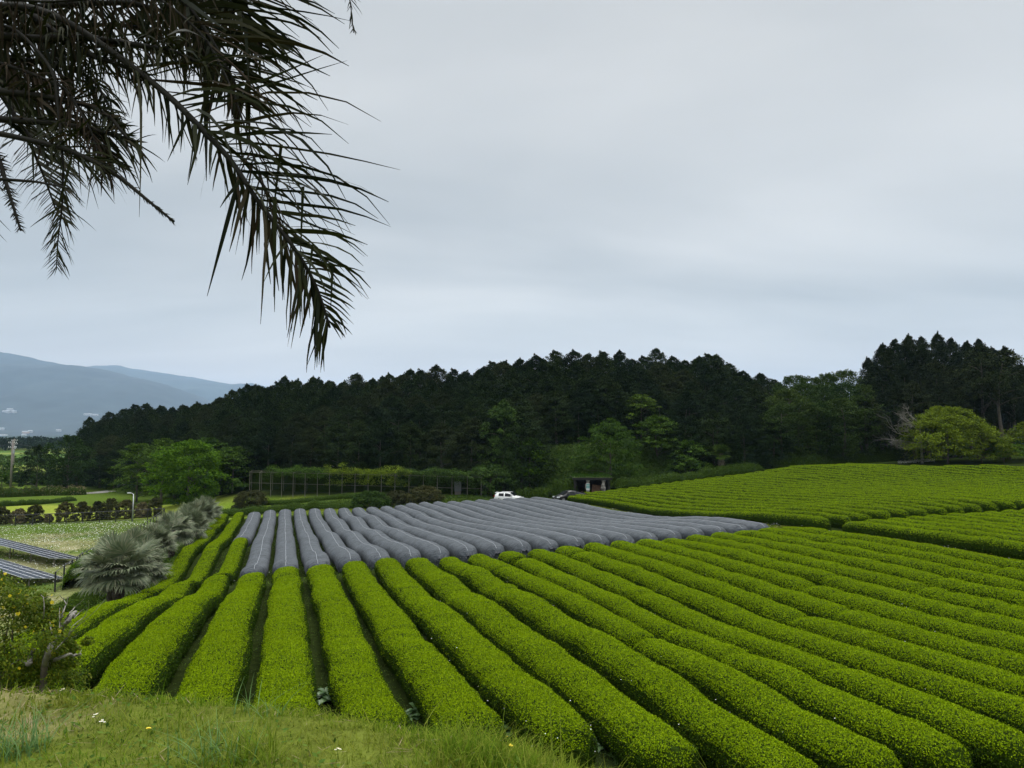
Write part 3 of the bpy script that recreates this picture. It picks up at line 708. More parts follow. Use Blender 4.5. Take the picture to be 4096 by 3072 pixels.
M['lime'] = mat_leaf('yellow_green_leaf', [(.075, .115, .006), (.12, .17, .008), (.17, .22, .012)], trans=.3)
M['shrub'] = mat_leaf('dull_brown_green_leaf', [(.032, .038, .012), (.055, .058, .018), (.085, .08, .026)], trans=.1, rough=.7, obj=.3)
M['shrub_p'] = mat_leaf('pale_tan_leaf', [(.12, .11, .05), (.17, .15, .07), (.2, .16, .09)], trans=.15, rough=.7)
M['bush'] = mat_leaf('bush_leaf', [(.02, .042, .007), (.036, .070, .010), (.058, .10, .016)], trans=.15, obj=.3)
M['vine_d'] = mat_leaf('vine_leaf_dark', [(.03, .07, .008), (.05, .10, .012), (.08, .14, .018)], trans=.25)
M['ivy'] = mat_leaf('ivy_leaf', [(.025, .055, .010), (.045, .085, .015), (.07, .12, .022)], trans=.15)

hin = [tree_proto('conifer_tree', 'hinoki', 14, 7.4 + i * .4, 40 + i, .27, 380, 52, M['hinoki'] if i != 3 else M['hinoki_b'], base=.04) for i in range(6)]
ced = [tree_proto('cedar_tree', 'cedar', 20, 6.6 + i * .5, 60 + i, .33, 360, 50, M['cedar'], base=.28) for i in range(4)]
dec = [tree_proto('broadleaf_tree', 'tall', 14, 7.5 + i * .6, 70 + i, .30, 230, 50, M['decid'], base=.12) for i in range(4)]

SKY = np.array([(60, 985), (100, 975), (137, 950), (160, 932), (183, 922), (210, 905), (244, 897), (266, 888), (293, 880), (325, 873), (356, 880), (403, 873), (452, 862), (476, 854), (513, 844), (540, 837), (594, 824), (670, 821), (756, 811), (831, 810), (877, 797), (918, 803), (961, 807), (993, 801), (1030, 793), (1053, 782), (1123, 776), (1193, 763), (1258, 768), (1328, 763), (1380, 772), (1423, 765), (1474, 773), (1534, 764), (1560, 784), (1604, 799), (1663, 809), (1685, 828)], float)
SKR = np.array([(1690, 826), (1721, 814), (1760, 818), (1776, 808), (1810, 800), (1838, 806), (1841, 800), (1863, 778), (1888, 772), (1903, 758), (1926, 735), (1940, 742), (1962, 729), (1993, 727), (2030, 717), (2055, 724), (2073, 742), (2098, 736), (2132, 733), (2154, 750), (2172, 752), (2194, 778), (2211, 795), (2260, 800), (2330, 815), (2450, 830)], float)
trng = random.Random(21)
zones = [(450, 'above the bright round maple at the left end of the wood', 'conifers at the left end of the wood'), (1120, 'above the long vine trellis', 'conifers above the trellis'), (1440, 'above the open hillside with the dugout shed', 'conifers above the dugout shed'), (1700, 'at the right end of the long wood, behind the fan palm', 'conifers at the right end of the wood')]
nt_ = 0
for j, (t0, fr, nm) in enumerate([(2, .50, 'front'), (8, .66, 'second'), (15, .79, 'middle'), (24, .91, 'fourth'), (35, 1.0, 'skyline'), (40, .965, 'rearmost')]):
    b_ = 158.0 + j * 9 if j else 170
    cnt_j = 1
    while b_ < 1692:
        D0 = np.interp(b_, HB[:, 0], HB[:, 1]); tt = t0 + trng.uniform(-1.5, 1.5)
        if 1130 < b_ < 1470: tt = max(tt, 14.5 + j * 4.5)
        Y = D0 + tt; p = at(b_, HOR / 1.8517, Y); x, y = p[0], p[1]
        g0 = gz(x, y)
        sk = np.interp(b_, SKY[:, 0], SKY[:, 1]); basey = 930 - g0 / Y * F / 1.8517 * 1.0
        bb = 1015 if b_ > 500 else 1050
        ty_ = sk + (bb - sk) * (1 - fr) + trng.uniform(-9, 7) + (trng.choice([-7, -2, 2, 5, 9]) if j == 4 else 0)
        zt_ = (930 - ty_) / (F / 1.8517) * Y
        H = min(20.0, max(6.5, zt_ - g0))
        pr = hin[trng.randrange(6)]
        zn = next(z for z in zones if b_ < z[0])
        ws = trng.uniform(.82, 1.12) * (.75 + .25 * H / 14)
        if 1130 < b_ < 1470 and j == 0: b_ += 60; continue
        plant_tree(pr, x, y, H / 14 * 1.0, ws, trng.uniform(0, 6.28), (ORD[cnt_j] + ' dark conifer from the left in the ' + nm + ' tier of the long wood') if j != 4 else (ORD[cnt_j] + ' dark conifer from the left along the skyline of the long wood'), 'conifer', zn[2]); cnt_j += 1
        nt_ += 1
        b_ += trng.uniform(3.2, 5.4) / Y * F / 1.8517 * [1, 1, .95, .9, .74, .7][j]
for j, (t0, fr) in enumerate([(0, .72), (7, .9), (15, 1.0)]):      # broadleaved stretch
    b_ = 1690.0 + j * 14; cj = 1
    while b_ < 1865:
        Y = np.interp(b_, HB[:, 0], HB[:, 1]) + t0 + trng.uniform(-1, 1); x, y = at(b_, 930, Y)[:2]; g0 = gz(x, y)
        sk = np.interp(b_, SKR[:, 0], SKR[:, 1]); sk = max(sk, 806); ty_ = sk + (1000 - sk) * (1 - fr) + trng.uniform(-6, 8); H = max(6, (930 - ty_) / (F / 1.8517) * Y - g0)
        plant_tree(dec[trng.randrange(4)], x, y, H / 14, trng.uniform(.8, 1.0), trng.uniform(0, 6), ORD[cj] + ['', '', ''][j] + ' broadleaved tree from the left in the ' + ['front', 'middle', 'rear'][j] + ' of the stretch between the dark woods', 'broadleaf tree', 'broadleaved trees between the two woods')
        b_ += trng.uniform(34, 46); cj += 1
for j, (t0, fr) in enumerate([(-1, .60), (5, .78), (12, .92), (19, 1.0)]):     # cedar grove
    b_ = 1872.0 + j * 11 - (25 if j == 3 else 0); cj = 1
    while b_ < 2420:
        Y = np.interp(b_, HB[:, 0], HB[:, 1]) + t0 + trng.uniform(-1.2, 1.2); x, y = at(b_, 930, Y)[:2]; g0 = gz(x, y)
        sk = np.interp(b_, SKR[:, 0], SKR[:, 1]); ty_ = sk + (985 - sk) * (1 - fr) + trng.uniform(-8, 8); H = max(7, (930 - ty_) / (F / 1.8517) * Y - g0)
        if b_ > 2130 and j < 2: b_ += 60; continue
        plant_tree(ced[trng.randrange(4)], x, y, H / 20, trng.uniform(.72, .98), trng.uniform(0, 6), ORD[cj] + ' dark cedar from the left ' + ['at the foot', 'in the lower part', 'in the upper part', 'on the skyline'][j] + ' of the right hand grove', 'cedar', 'cedars of the right hand grove')
        b_ += trng.uniform(30, 42) if j < 3 else trng.uniform(26, 36)
        cj += 1
print('forest', nt_)
for j, (dY, vt) in enumerate([(30, 850), (36, 835)]):      # understorey closing the gaps under the grove
    b_ = 1880.0 + 17 * j; cj = 1
    while b_ < 2420:
        if 2186 < b_ < 2212: b_ += 24; continue
        Y = np.interp(b_, HB[:, 0], HB[:, 1]) + dY; x, y = at(b_, 930, Y)[:2]; g0 = gz(x, y); H = max(7, (930 - vt - trng.uniform(-12, 12)) / (F / 1.8517) * Y - g0)
        plant_tree(hin[trng.randrange(6)], x, y, H / 14, 1.0, trng.uniform(0, 6), ORD[cj] + ' dark tree from the left in the ' + ['nearer', 'farther'][j] + ' understorey row behind the cedar trunks', 'conifer', 'understorey trees behind the grove'); cj += 1
        b_ += 34
# the bare-trunked cedar at the right edge
def one_tree(name, kind, vx, Y, vtop, Wd, leaf, ncl, per, mat, label, cat, base=.1, seed=1, dz=0, x=None):
    p = at(vx, 930, Y); g0 = gz(p[0], p[1]) + dz; H = (930 - vtop) / (F / 1.8517) * Y - g0
    cr, tr = tree_mesh(kind, H, Wd, seed, leaf, ncl, per, mat, base)
    return plant_tree((name, cr, tr), p[0], p[1], 1, 1, 0, label, cat, z=g0)
one_tree('cedar_tree', 'cedar', 2178, 124, 752, 8.5, .42, 170, 34, M['cedar'], 'cedar with a long bare grey-brown trunk at the right edge of the grove', 'cedar', base=.5, seed=81)
one_tree('cedar_tree', 'cedar', 2125, 127, 745, 8.0, .42, 170, 34, M['cedar'], 'cedar with a bare lower trunk just left of the longest bare trunk', 'cedar', base=.45, seed=82)
one_tree('maple_tree', 'round', 412, 116, 951, 10.3, .34, 330, 46, M['maple'], 'bright green round maple standing alone in front of the dark wood', 'maple', base=.02, seed=3)
one_tree('maple_tree', 'umbrella', 300, 136, 958, 10.0, .36, 160, 40, M['maple_d'], 'light green layered maple just left of the bright round maple', 'maple', base=.08, seed=4)
one_tree('maple_tree', 'umbrella', 352, 132, 948, 9.0, .36, 150, 40, M['maple_d'], 'mid green maple crown rising behind the left shoulder of the bright round maple', 'maple', base=.2, seed=5)
one_tree('maple_tree', 'umbrella', 505, 123, 966, 9.5, .36, 170, 40, M['maple_d'], 'dark layered maple between the bright round maple and the trellis', 'maple', base=.08, seed=6)
one_tree('maple_tree', 'umbrella', 450, 126, 946, 9.0, .36, 150, 40, M['maple_d'], 'maple crown behind the right shoulder of the bright round maple', 'maple', base=.2, seed=7)
one_tree('broadleaf_tree', 'tall', 152, 152, 942, 8.5, .40, 170, 36, M['decid'], 'loose mid green broadleaved tree at the far left tip of the wood', 'broadleaf tree', base=.05, seed=8)
one_tree('conifer_tree', 'hinoki', 84, 158, 962, 6.8, .36, 220, 34, M['hinoki'], 'lone dark conifer standing in the open between the poles and the wood', 'conifer', base=.12, seed=9)
one_tree('climber_clad_tree', 'hinoki', 1088, 115, 866, 6.8, .36, 260, 40, M['ivy'], 'tree clad in climbing leaves rising above the right end of the trellis', 'climber-clad tree', base=.02, seed=10)
one_tree('broadleaf_tree', 'umbrella', 1145, 113.5, 945, 5.5, .34, 110, 36, M['maple'], 'low leafy maple branch crown at the top left of the open hillside', 'maple', base=.3, seed=19)
one_tree('fir_tree', 'hinoki', 1318, 113, 905, 9.2, .34, 250, 36, M['maple_d'], 'pyramid shaped mid green tree directly above the dugout shed', 'fir', base=.02, seed=11)
one_tree('maple_tree', 'umbrella', 1420, 121, 900, 9.5, .36, 150, 36, M['maple_d'], 'spreading olive maple on the slope right of the pyramid shaped tree', 'maple', base=.2, seed=12)
one_tree('maple_tree', 'umbrella', 1385, 126, 853, 7.0, .36, 90, 30, M['maple_d'], 'sparse pale maple high on the slope with flat branch layers', 'maple', base=.45, seed=13)
one_tree('maple_tree', 'umbrella', 1488, 115, 952, 7.6, .30, 160, 40, M['vine_d'], 'small layered maple at the edge of the tea rows left of the fan palm', 'maple', base=.08, seed=14)
one_tree('shade_tree', 'dome', 2045, 118, 880, 14.5, .27, 520, 52, M['lime'], 'wide yellow-green tree standing at the far edge of the tea field', 'shade tree', base=.10, seed=15)
one_tree('shade_tree', 'dome', 2118, 117, 925, 8.6, .32, 170, 36, M['lime'], 'small yellow-green tree tucked against the right side of the wide one', 'shade tree', base=.15, seed=16)
one_tree('shade_tree', 'dome', 2165, 116, 948, 5.5, .30, 90, 34, M['maple'], 'smaller low tree between the yellow-green tree and the right edge', 'shade tree', base=.25, seed=17)
one_tree('shade_tree', 'dome', 2228, 119, 912, 10, .32, 200, 36, M['lime'], 'yellow-green tree cut by the right edge of the picture', 'shade tree', base=.12, seed=18)
# young light trees and scrub on the far left
for i, (vx, Y, vt, w_) in enumerate([(8, 175, 1000, 7), (30, 182, 1012, 7), (62, 178, 1018, 6.5), (108, 176, 1015, 7), (128, 168, 1022, 6), (20, 260, 985, 12), (70, 270, 985, 11), (110, 262, 990, 10), (0, 300, 982, 12)]):
    one_tree('young_tree', 'tall', vx, Y, vt, w_, .4, 90, 30, M['bush'] if i % 3 else M['maple_d'], ['light scrubby tree at the left edge behind the hedge', 'light scrubby tree just right of the near utility pole', 'low scrubby tree in front of the lone conifer', 'light scrubby tree right of the lone conifer', 'small scrubby tree beside the gravel path', 'rounded green tree behind the utility poles', 'rounded green tree behind the lone conifer', 'green tree between the lone conifer and the wood', 'rounded green tree at the far left edge beyond the poles'][i], 'young tree', base=.03, seed=30 + i)

# bare dead crown beside the yellow-green tree
def branches(mb, base, d, L, r, depth, rng, spread=.5, up=.1):
    n = 5; pts = [np.array(base, float)]; dd = unit(np.array(d, float))
    for i in range(n):
        dd = unit(dd + rng.normal(0, .10, 3) + np.array([0, 0, up * .2])); pts.append(pts[-1] + dd * L / n)
    mb.tube(pts, np.linspace(r, r * .45, n + 1), 4, cap=False)
    if depth:
        for k in range(4 if depth > 1 else 5):
            i = rng.integers(1, n + 1); nd = unit(dd + rng.normal(0, spread, 3)); branches(mb, pts[i], nd, L * rng.uniform(.45, .7), r * .5, depth - 1, rng, spread, up)
rng = np.random.default_rng(5); bx, by = at(1990, 930, 119.5)[:2]; bz = gz(bx, by)
e = empty('bare_tree', (bx, by, bz), 0, 'leafless grey tree whose bare twigs reach out left of the wide yellow-green tree', 'bare tree')
tm = MB(); tm.tube([(0, 0, -.3), (-.1, 0, 3), (-.2, 0, 6.5)], [.22, .17, .1], 7); tm.build('trunk', M['bark_grey'], e, True)
for z0, dz_, L in [(6.0, .45, 3.6), (5.4, .3, 4.2), (4.4, .05, 4.6), (3.4, 0, 4.2), (2.6, -.1, 4.0), (6.4, 1.2, 3.0)]:
    bm_ = MB(); branches(bm_, (-.15, 0, z0), (-1, rng.normal(0, .3), dz_), L, .07, 3, rng, .42); bm_.build('limb', M['bark_grey'], e)

# ------------------------------------------------------------------ fan palms along the left of the rows
M['fan'] = mat_leaf('grey_green_fan', [(.072, .096, .048), (.115, .145, .076), (.16, .185, .105), (.21, .21, .135)], trans=.12, rough=.6, spec=.2)
M['fan_dry'] = mat_plain('dry_fan', (.17, .14, .09), noise=.3, rough=.9)
M['palm_bark'] = mat_plain('palm_bark', (.06, .045, .035), noise=.5, nscale=6, rough=1, bump=1)
def fan_leaf(org, d, size, rng, nseg=26, pet=.9, droopf=.45):
    """one fan leaf: stalk from org along d, then a pleated fan with drooping tips"""
    d = unit(np.array(d, float)); side = unit(np.cross(d, [0, 0, 1.0]) + rng.normal(0, .1, 3)); up = np.cross(side, d)
    hub = org + d * pet + np.array([0, 0, -.10 * pet])
    V = []; Q = []
    a0 = np.linspace(-1.95, 1.95, nseg) + rng.normal(0, .03, nseg)
    for i, a in enumerate(a0):
        dr = unit(d * math.cos(a) + side * math.sin(a) + up * (.18 * math.cos(a * .8)))
        L = size * (1 - .16 * abs(a / 2)) * rng.uniform(.9, 1.08); w = .030 * size / .8 * 1.25
        sd = unit(np.cross(dr, up)); 
        p0 = hub; p1 = hub + dr * L * .5 + np.array([0, 0, -.02]); dr2 = unit(dr + np.array([0, 0, -droopf * rng.uniform(.7, 1.4)])); p2 = p1 + dr2 * L * .3
        dr3 = unit(dr2 + np.array([0, 0, -droopf * 1.5])); p3 = p2 + dr3 * L * .22
        b = len(V)
        V += [p0 - sd * w * .15, p0 + sd * w * .15, p1 + sd * w, p1 - sd * w, p2 + sd * w * .55, p2 - sd * w * .55, p3, p3 + sd * .004]
        Q += [(b, b + 1, b + 2, b + 3), (b + 3, b + 2, b + 4, b + 5), (b + 5, b + 4, b + 7, b + 6)]
    b = len(V); sw = side * .018
    V += [org - sw, org + sw, hub + sw, hub - sw]; Q.append((b, b + 1, b + 2, b + 3))
    return np.array(V), np.array(Q)
def fan_palm_meshes(H, nleaf, seed, size=.85, pet=1.0, mat=None):
    rng = np.random.default_rng(seed); Vs = []; Qs = []; n = 0
    for i in range(nleaf):
        el = math.asin(rng.uniform(-.50, .97)); az = rng.uniform(0, 2 * math.pi)
        d = (math.cos(el) * math.cos(az), math.cos(el) * math.sin(az), math.sin(el))
        v, q = fan_leaf(np.array([0, 0, H]) + np.array(d) * .1, d, size * rng.uniform(.85, 1.15), rng, pet=pet * rng.uniform(.7, 1.15), droopf=.16 + .18 * (1 - el))
        Vs.append(v); Qs.append(q + n); n += len(v)
    crown = mesh_np('crown', np.concatenate(Vs), np.concatenate(Qs), mats=[mat or M['fan']])
    tm = MB(); z = np.linspace(-.4, H, 14); tm.tube(np.c_[0 * z, 0 * z, z], .26 + .05 * np.sin(np.arange(14) * 2.1), 10)
    return crown, tm.mesh('trunk', [M['palm_bark']], False)
fp_ = [fan_palm_meshes(h, 62, 300 + i, .95, 1.05) for i, h in enumerate([2.3, 2.1, 2.5])]
def plant_fan(i, s, L, sc, rz, label):
    x, y = sl2xy(s, L); x = float(x); y = float(y)
    e = empty('fan_palm', (x, y, gz(x, y)), rz, label, 'fan palm', 'grey-green fan palms beside the tea rows'); e.scale = (sc,) * 3
    link('crown', fp_[i % 3][0], e); link('trunk', fp_[i % 3][1], e)
plant_fan(0, -8.0, 41.6, 1.0, 0, 'nearest grey-green fan palm, its dark trunk showing beside the tea hedge end')
prr = random.Random(8); Lp = 44.6; k_ = 2
while Lp < 92:
    off = prr.uniform(-.5, .5)
    plant_fan(k_, -8.7 + off * .6 - .7 * (k_ % 2) + max(0, Lp - 55) * .018, Lp, prr.uniform(.85, 1.05), prr.uniform(0, 6), f'{ORD[k_]} grey-green fan palm counting back from the nearest one along the tea rows')
    Lp += prr.uniform(3.0, 3.8); k_ += 1
cr_, tr_ = fan_palm_meshes(4.3, 60, 390, .95, .85, M['bush'])
x, y = at(1557, 930, 113.5)[:2]; e = empty('fan_palm', (x, y, gz(x, y) - .3), 0, 'dark shaggy fan palm at the foot of the wood above the far right block', 'fan palm')
link('crown', cr_, e); link('trunk', tr_, e)
sk = MB(); rng = np.random.default_rng(2)
for i in range(90):
    a = rng.uniform(0, 6.28); z1 = rng.uniform(2.6, 4.2); r = rng.uniform(.25, .75)
    p = np.array([math.cos(a) * .2, math.sin(a) * .2, z1]); q = np.array([math.cos(a) * r, math.sin(a) * r, z1 - rng.uniform(.5, 1.4)]); sd = np.array([-math.sin(a), math.cos(a), 0]) * .06
    sk.add([p - sd, p + sd, q + sd, q - sd], [(0, 1, 2, 3)])
sk.build('dry_skirt', M['fan_dry'], e)

# ------------------------------------------------------------------ fence around the solar field
M['black'] = mat_plain('dark_paint', (.02, .02, .022), rough=.5)
M['galv'] = mat_plain('galvanised', (.45, .46, .47), rough=.45, metal=.6)
M['concrete'] = mat_plain('pole_concrete', (.22, .19, .17), rough=.9, noise=.2)
def fence_run(pts, step, h, label):
    pts = [np.array(p, float) for p in pts]
    e = empty('fence', (*pts[0], gz(*pts[0])), 0, label, 'fence'); o0 = np.array([*pts[0], gz(*pts[0])])
    tops = []; lows = []
    for a, b in zip(pts[:-1], pts[1:]):
        n = max(1, int(round(np.linalg.norm(b - a) / step)))
        for i in range(n + 1):
            if i == 0 and tops: continue
            p = a + (b - a) * i / n; z = gz(*p); q = np.array([p[0], p[1], z]) - o0
            MB().box(q + [0, 0, h / 2 - .05], (.09, .09, h + .1)).build('post', M['black'], e)
            tops.append(q + [0, 0, h]); lows.append(q + [0, 0, .12])
    MB().tube(tops, .035, 4).build('rail', M['black'], e); MB().tube(lows, .03, 4).build('rail', M['black'], e)
    wm = MB()
    for i in range(len(tops) - 1):      # chain-link wires
        for f in np.linspace(.1, .9, 5): wm.tube([lows[i] * (1 - f) + tops[i] * f, lows[i + 1] * (1 - f) + tops[i + 1] * f], .006, 3, cap=False)
    wm.build('wires', M['black'], e)
    return e
c0 = at(5, 930, 98)[:2]; cN = at(359, 930, 103.5)[:2]
fence_run([(-100, 96.5), tuple(c0), tuple(cN)], 2.15, 1.5, 'black wire fence running between the white-flowered meadow and the mown lawn')
sA = sl2xy(-16.2, 62); sB = sl2xy(-15.6, 48)
fence_run([tuple(cN + np.array([.25, -.3])), (float(sA[0]), float(sA[1]))], 2.2, 1.5, 'black wire fence descending from the lawn corner behind the fan palms')
a1 = at(177, 930, 60.5)[:2]; a2 = at(189, 930, 63)[:2]
fence_run([tuple(a1), tuple(a2)], 1.6, 1.35, 'short end of black fence half hidden left of the nearest fan palm')

# shrubs by the fence
def shrub(vx, Y, H, Wd, mat, label, name='shrub', cat='shrub', kind='bushy', ncl=90, per=50, leaf=.2, group=None, seed=None):
    p = at(vx, 930, Y); cr, tr = tree_mesh(kind, H, Wd, seed or int(vx * 7 + Y), leaf, ncl, per, mat, .02)
    return plant_tree((name, cr, tr), p[0], p[1], 1, 1, 0, label, cat, group)
for i, (cx_, h, w_, mt) in enumerate([(45, 2.4, 2.2, 'shrub'), (205, 2.0, 1.9, 'shrub_p'), (345, 2.5, 2.1, 'shrub'), (465, 1.1, 1.0, 'shrub_p'), (605, 2.7, 2.3, 'shrub'), (755, 2.7, 2.2, 'shrub'), (890, 2.6, 1.9, 'shrub'), (1005, 2.9, 2.4, 'shrub'), (1145, 2.6, 2.3, 'shrub'), (1285, 2.1, 1.9, 'shrub_p'), (1390, 2.6, 2.0, 'shrub')]):
    shrub(cx_ / 2.212 / 1.8517, 100.5 + .004 * cx_, h, w_, M[mt], f'{ORD[i + 1]} brownish fence shrub from the left edge' + (', pale tan and thin' if mt == 'shrub_p' and h > 1.5 else ', the tiny one' if h < 1.5 else ', dark and bushy'), group='shrubs along the meadow fence', seed=700 + i)

# lamp post
x, y = at(543 / 1.8517, 930, 101.5)[:2]; e = empty('lamp_post', (x, y, gz(x, y)), 0, 'slim grey lamp post with a short arm standing at the meadow fence', 'lamp post')
MB().tube([(0, 0, 0), (0, 0, 3.9)], [.09, .065], 8).build('pole', M['galv'], e, True)
MB().tube([(0, 0, 3.85), (-.25, 0, 4.02), (-.55, 0, 4.05)], .04, 6).build('arm', M['galv'], e, True)
MB().box((-.62, 0, 4.05), (.5, .2, .1)).build('lamp_head', mat_plain('lamp_white', (.8, .8, .8), rough=.4), e)

# utility poles and their wires
for i, (vx, vb, vt, Y) in enumerate([(28.5, 1046, 952, 169), (32, 1010, 948, 215)]):
    x, y = at(vx, 930, Y)[:2]; z0 = gz(x, y); top = (930 - vt) / (F / 1.8517) * Y
    e = empty('utility_pole', (x, y, z0), 0, ['nearer of the two slender utility poles on the far left', 'farther utility pole, seen just right of the nearer one'][i], 'utility pole', 'utility poles')
    h = top - z0
    MB().tube([(0, 0, -.2), (0, 0, h)], [.24, .16], 8).build('pole', M['concrete'], e, True)
    for q, zz in enumerate((h - .5, h - 1.6)):
        c_ = MB().box((0, .0, zz), (2.0, .1, .1)).build('crossarm', M['galv'], e)
        im = MB()
        for xx in (-.9, -.45, .45, .9): im.tube([(xx, 0, zz + .05), (xx, 0, zz + .3)], .06, 6)
        im.build('insulators', mat_plain('insulator', (.8, .8, .8), rough=.3) if q == 0 and i == 0 else bpy.data.materials['insulator'], c_)
    MB().tube([(.35, 0, h - 3.0), (.35, 0, h - 2.1)], .22, 8).build('transformer', M['galv'], e)
def wire(a, b, sag, label):
    t_ = np.linspace(0, 1, 14)[:, None]; p = np.array(a) * (1 - t_) + np.array(b) * t_; p[:, 2] -= sag * 4 * (t_ * (1 - t_))[:, 0]
    o = MB().tube(p - p[0], .03, 3, cap=False).build('power_line', M['black'], loc=tuple(p[0])); tag(o, label, 'power line')
wire(at(-160, 970, 175), at(28.5, 957, 169), 1.0, 'thin wire running left from the utility poles near their tops')
wire(at(28.5, 958, 169), at(330, 960, 250), 2.0, 'upper thin wire running right from the utility poles toward the wood')
wire(at(29, 975, 169), at(330, 972, 250), 2.0, 'lower thin wire running right from the utility poles toward the wood')
wire(at(-160, 1004, 175), at(170, 1010, 190), 1.0, 'low thin wire crossing the field behind the lone conifer')

# gravel path ribbon and low clipped hedge
def ribbon(name, pts, w, mat, lift=.004, kind='structure', n=60):
    pts = np.array(pts, float); t_ = np.linspace(0, 1, len(pts)); tt = np.linspace(0, 1, n)
    x = np.interp(tt, t_, pts[:, 0]); y = np.interp(tt, t_, pts[:, 1]); d = np.gradient(np.c_[x, y], axis=0); d /= np.linalg.norm(d, axis=1)[:, None]
    nrm = np.c_[-d[:, 1], d[:, 0]]; V = []
    for k in np.linspace(-.5, .5, 5):
        xx = x + nrm[:, 0] * w * k; yy = y + nrm[:, 1] * w * k; V.append(np.c_[xx, yy, ground(xx, yy) + lift + .06])
    V = np.stack(V, 1).reshape(-1, 3); return tag(link(name, mesh_np(name, V, grid_quads(n, 5), mats=[mat], smooth=True)), kind=kind)
M['gravel'] = mat_plain('gravel', (.24, .23, .21), noise=.25, nscale=3, rough=1, bump=.4)
ribbon('path', [at(185, 930, 150)[:2], at(215, 930, 152)[:2], at(250, 930, 157)[:2], at(290, 930, 163)[:2], at(330, 930, 172)[:2]], 3.6, M['gravel'])
ribbon('track', [(-2, 104), (4, 102.2), (9, 101.6), (14, 103.5)], 4.5, mat_plain('track_soil', (.10, .095, .07), noise=.5, nscale=2, rough=1, bump=.5), lift=.0)

def leafy_bank(name, pts, w, h, mat, label, cat, seed, leaf=.18, dens=60, core=True):
    """clipped or wild hedge following pts"""
    rng = np.random.default_rng(seed); pts = np.array(pts, float); t_ = np.linspace(0, 1, len(pts)); n = 40
    tt = np.linspace(0, 1, n); x = np.interp(tt, t_, pts[:, 0]); y = np.interp(tt, t_, pts[:, 1]); d = np.gradient(np.c_[x, y], axis=0); d /= np.linalg.norm(d, axis=1)[:, None]; nr = np.c_[-d[:, 1], d[:, 0]]
    z = ground(x, y); ar = np.linspace(0, math.pi, 8); G = np.zeros((n, 8, 3)); hv = h * (1 + .22 * vnoise(tt * n, seed, .35) + .12 * vnoise(tt * n, seed + 1, .9)); hv[0] *= .5; hv[-1] *= .5
    for j, a in enumerate(ar):
        G[:, j, 0] = x + nr[:, 0] * math.cos(a) * w / 2; G[:, j, 1] = y + nr[:, 1] * math.cos(a) * w / 2; G[:, j, 2] = z - .1 + hv * math.sin(a) ** .7
    L_ = np.linalg.norm(np.diff(np.c_[x, y], axis=0), axis=1).sum(); k = int(L_ * (w + 2 * h) * dens)
    I = rng.integers(0, n - 1, k); J = rng.integers(0, 7, k); u = rng.random(k)[:, None]; v = rng.random(k)[:, None]
    P = G[I, J] * (1 - u) * (1 - v) + G[I + 1, J] * u * (1 - v) + G[I, J + 1] * (1 - u) * v + G[I + 1, J + 1] * u * v
    P += rng.normal(0, leaf * .5, (k, 3)); LV, LQ = leaves(P, rnd_dir(k, rng) + [0, 0, .3], rnd_dir(k, rng) * .7 + [0, 0, .9], leaf * rng.uniform(.7, 1.3, k), leaf * .55)
    V = np.concatenate([G.reshape(-1, 3) * 1.0, LV]); Q1 = grid_quads(n, 8); o = np.array([x[0], y[0], z[0]])
    me = mesh_np(name, V - o, np.concatenate([Q1, LQ + n * 8]), mats=[M['tea_core'], mat], midx=np.r_[np.zeros(len(Q1), int), np.ones(len(LQ), int)])
    return tag(link(name, me, loc=tuple(o)), label, cat)
leafy_bank('clipped_hedge', [at(-60, 930, 121)[:2], at(0, 930, 123)[:2], at(90, 930, 128)[:2], at(165, 930, 136)[:2]], 1.6, .9, M['bush'], 'low dark clipped hedge along the far side of the mown lawn', 'hedge', 1, dens=50)
leafy_bank('wild_hedge', [at(468, 930, 100.5)[:2], at(560, 930, 100)[:2], at(660, 930, 100)[:2], at(760, 930, 100.5)[:2]], 2.4, 1.3, M['bush'], 'low dark leafy hedge just behind the far ends of the netted rows', 'hedge', 2, dens=45)
shrub(800, 101.5, 2.5, 5.0, M['bush'], 'taller dark bush at the right end of the low hedge behind the nets', 'round_bush', 'bush', ncl=150, per=60, leaf=.2)
shrub(860, 105, 2.1, 4.0, M['shrub'], 'olive rounded bush in front of the trellis, left of its brownish neighbour', 'azalea_bush', 'bush', ncl=140, per=60, leaf=.2)
shrub(920, 104.5, 2.5, 4.6, M['shrub'], 'brownish rounded bush in front of the trellis, right of its olive neighbour', 'azalea_bush', 'bush', ncl=150, per=60, leaf=.2)
shrub(545, 111, 2.5, 5.0, M['shrub'], 'rounded bush below the left end of the trellis', 'azalea_bush', 'bush', ncl=150, per=60, leaf=.2)
leafy_bank('reed_bank', [at(95, 930, 146)[:2], at(150, 930, 147)[:2], at(190, 930, 149)[:2]], 4, 1.7, M['shrub_p'], 'pale dry reeds below the lone conifer beside the gravel path', 'reeds', 7, leaf=.3, dens=20)
leafy_bank('reed_bank', [at(-30, 930, 140)[:2], at(30, 930, 142)[:2], at(90, 930, 145)[:2]], 4, 1.8, M['shrub'], 'brown reeds and scrub at the left edge behind the clipped hedge', 'reeds', 8, leaf=.3, dens=20)
leafy_bank('terrace_planting', [at(545, 930, 114)[:2], at(700, 930, 111.5)[:2], at(850, 930, 110)[:2], at(1010, 930, 107.5)[:2]], 1.8, .6, M['bush'], 'low planted bank running along the foot of the trellis posts', 'planted bank', 9, dens=45)
leafy_bank('bramble', [at(150, 930, 45)[:2], at(185, 930, 47)[:2], at(212, 930, 49)[:2]], 2.4, .8, M['maple_d'], 'dark green bramble patch on the bank below the nearest fan palm', 'bramble', 10, leaf=.10, dens=160)
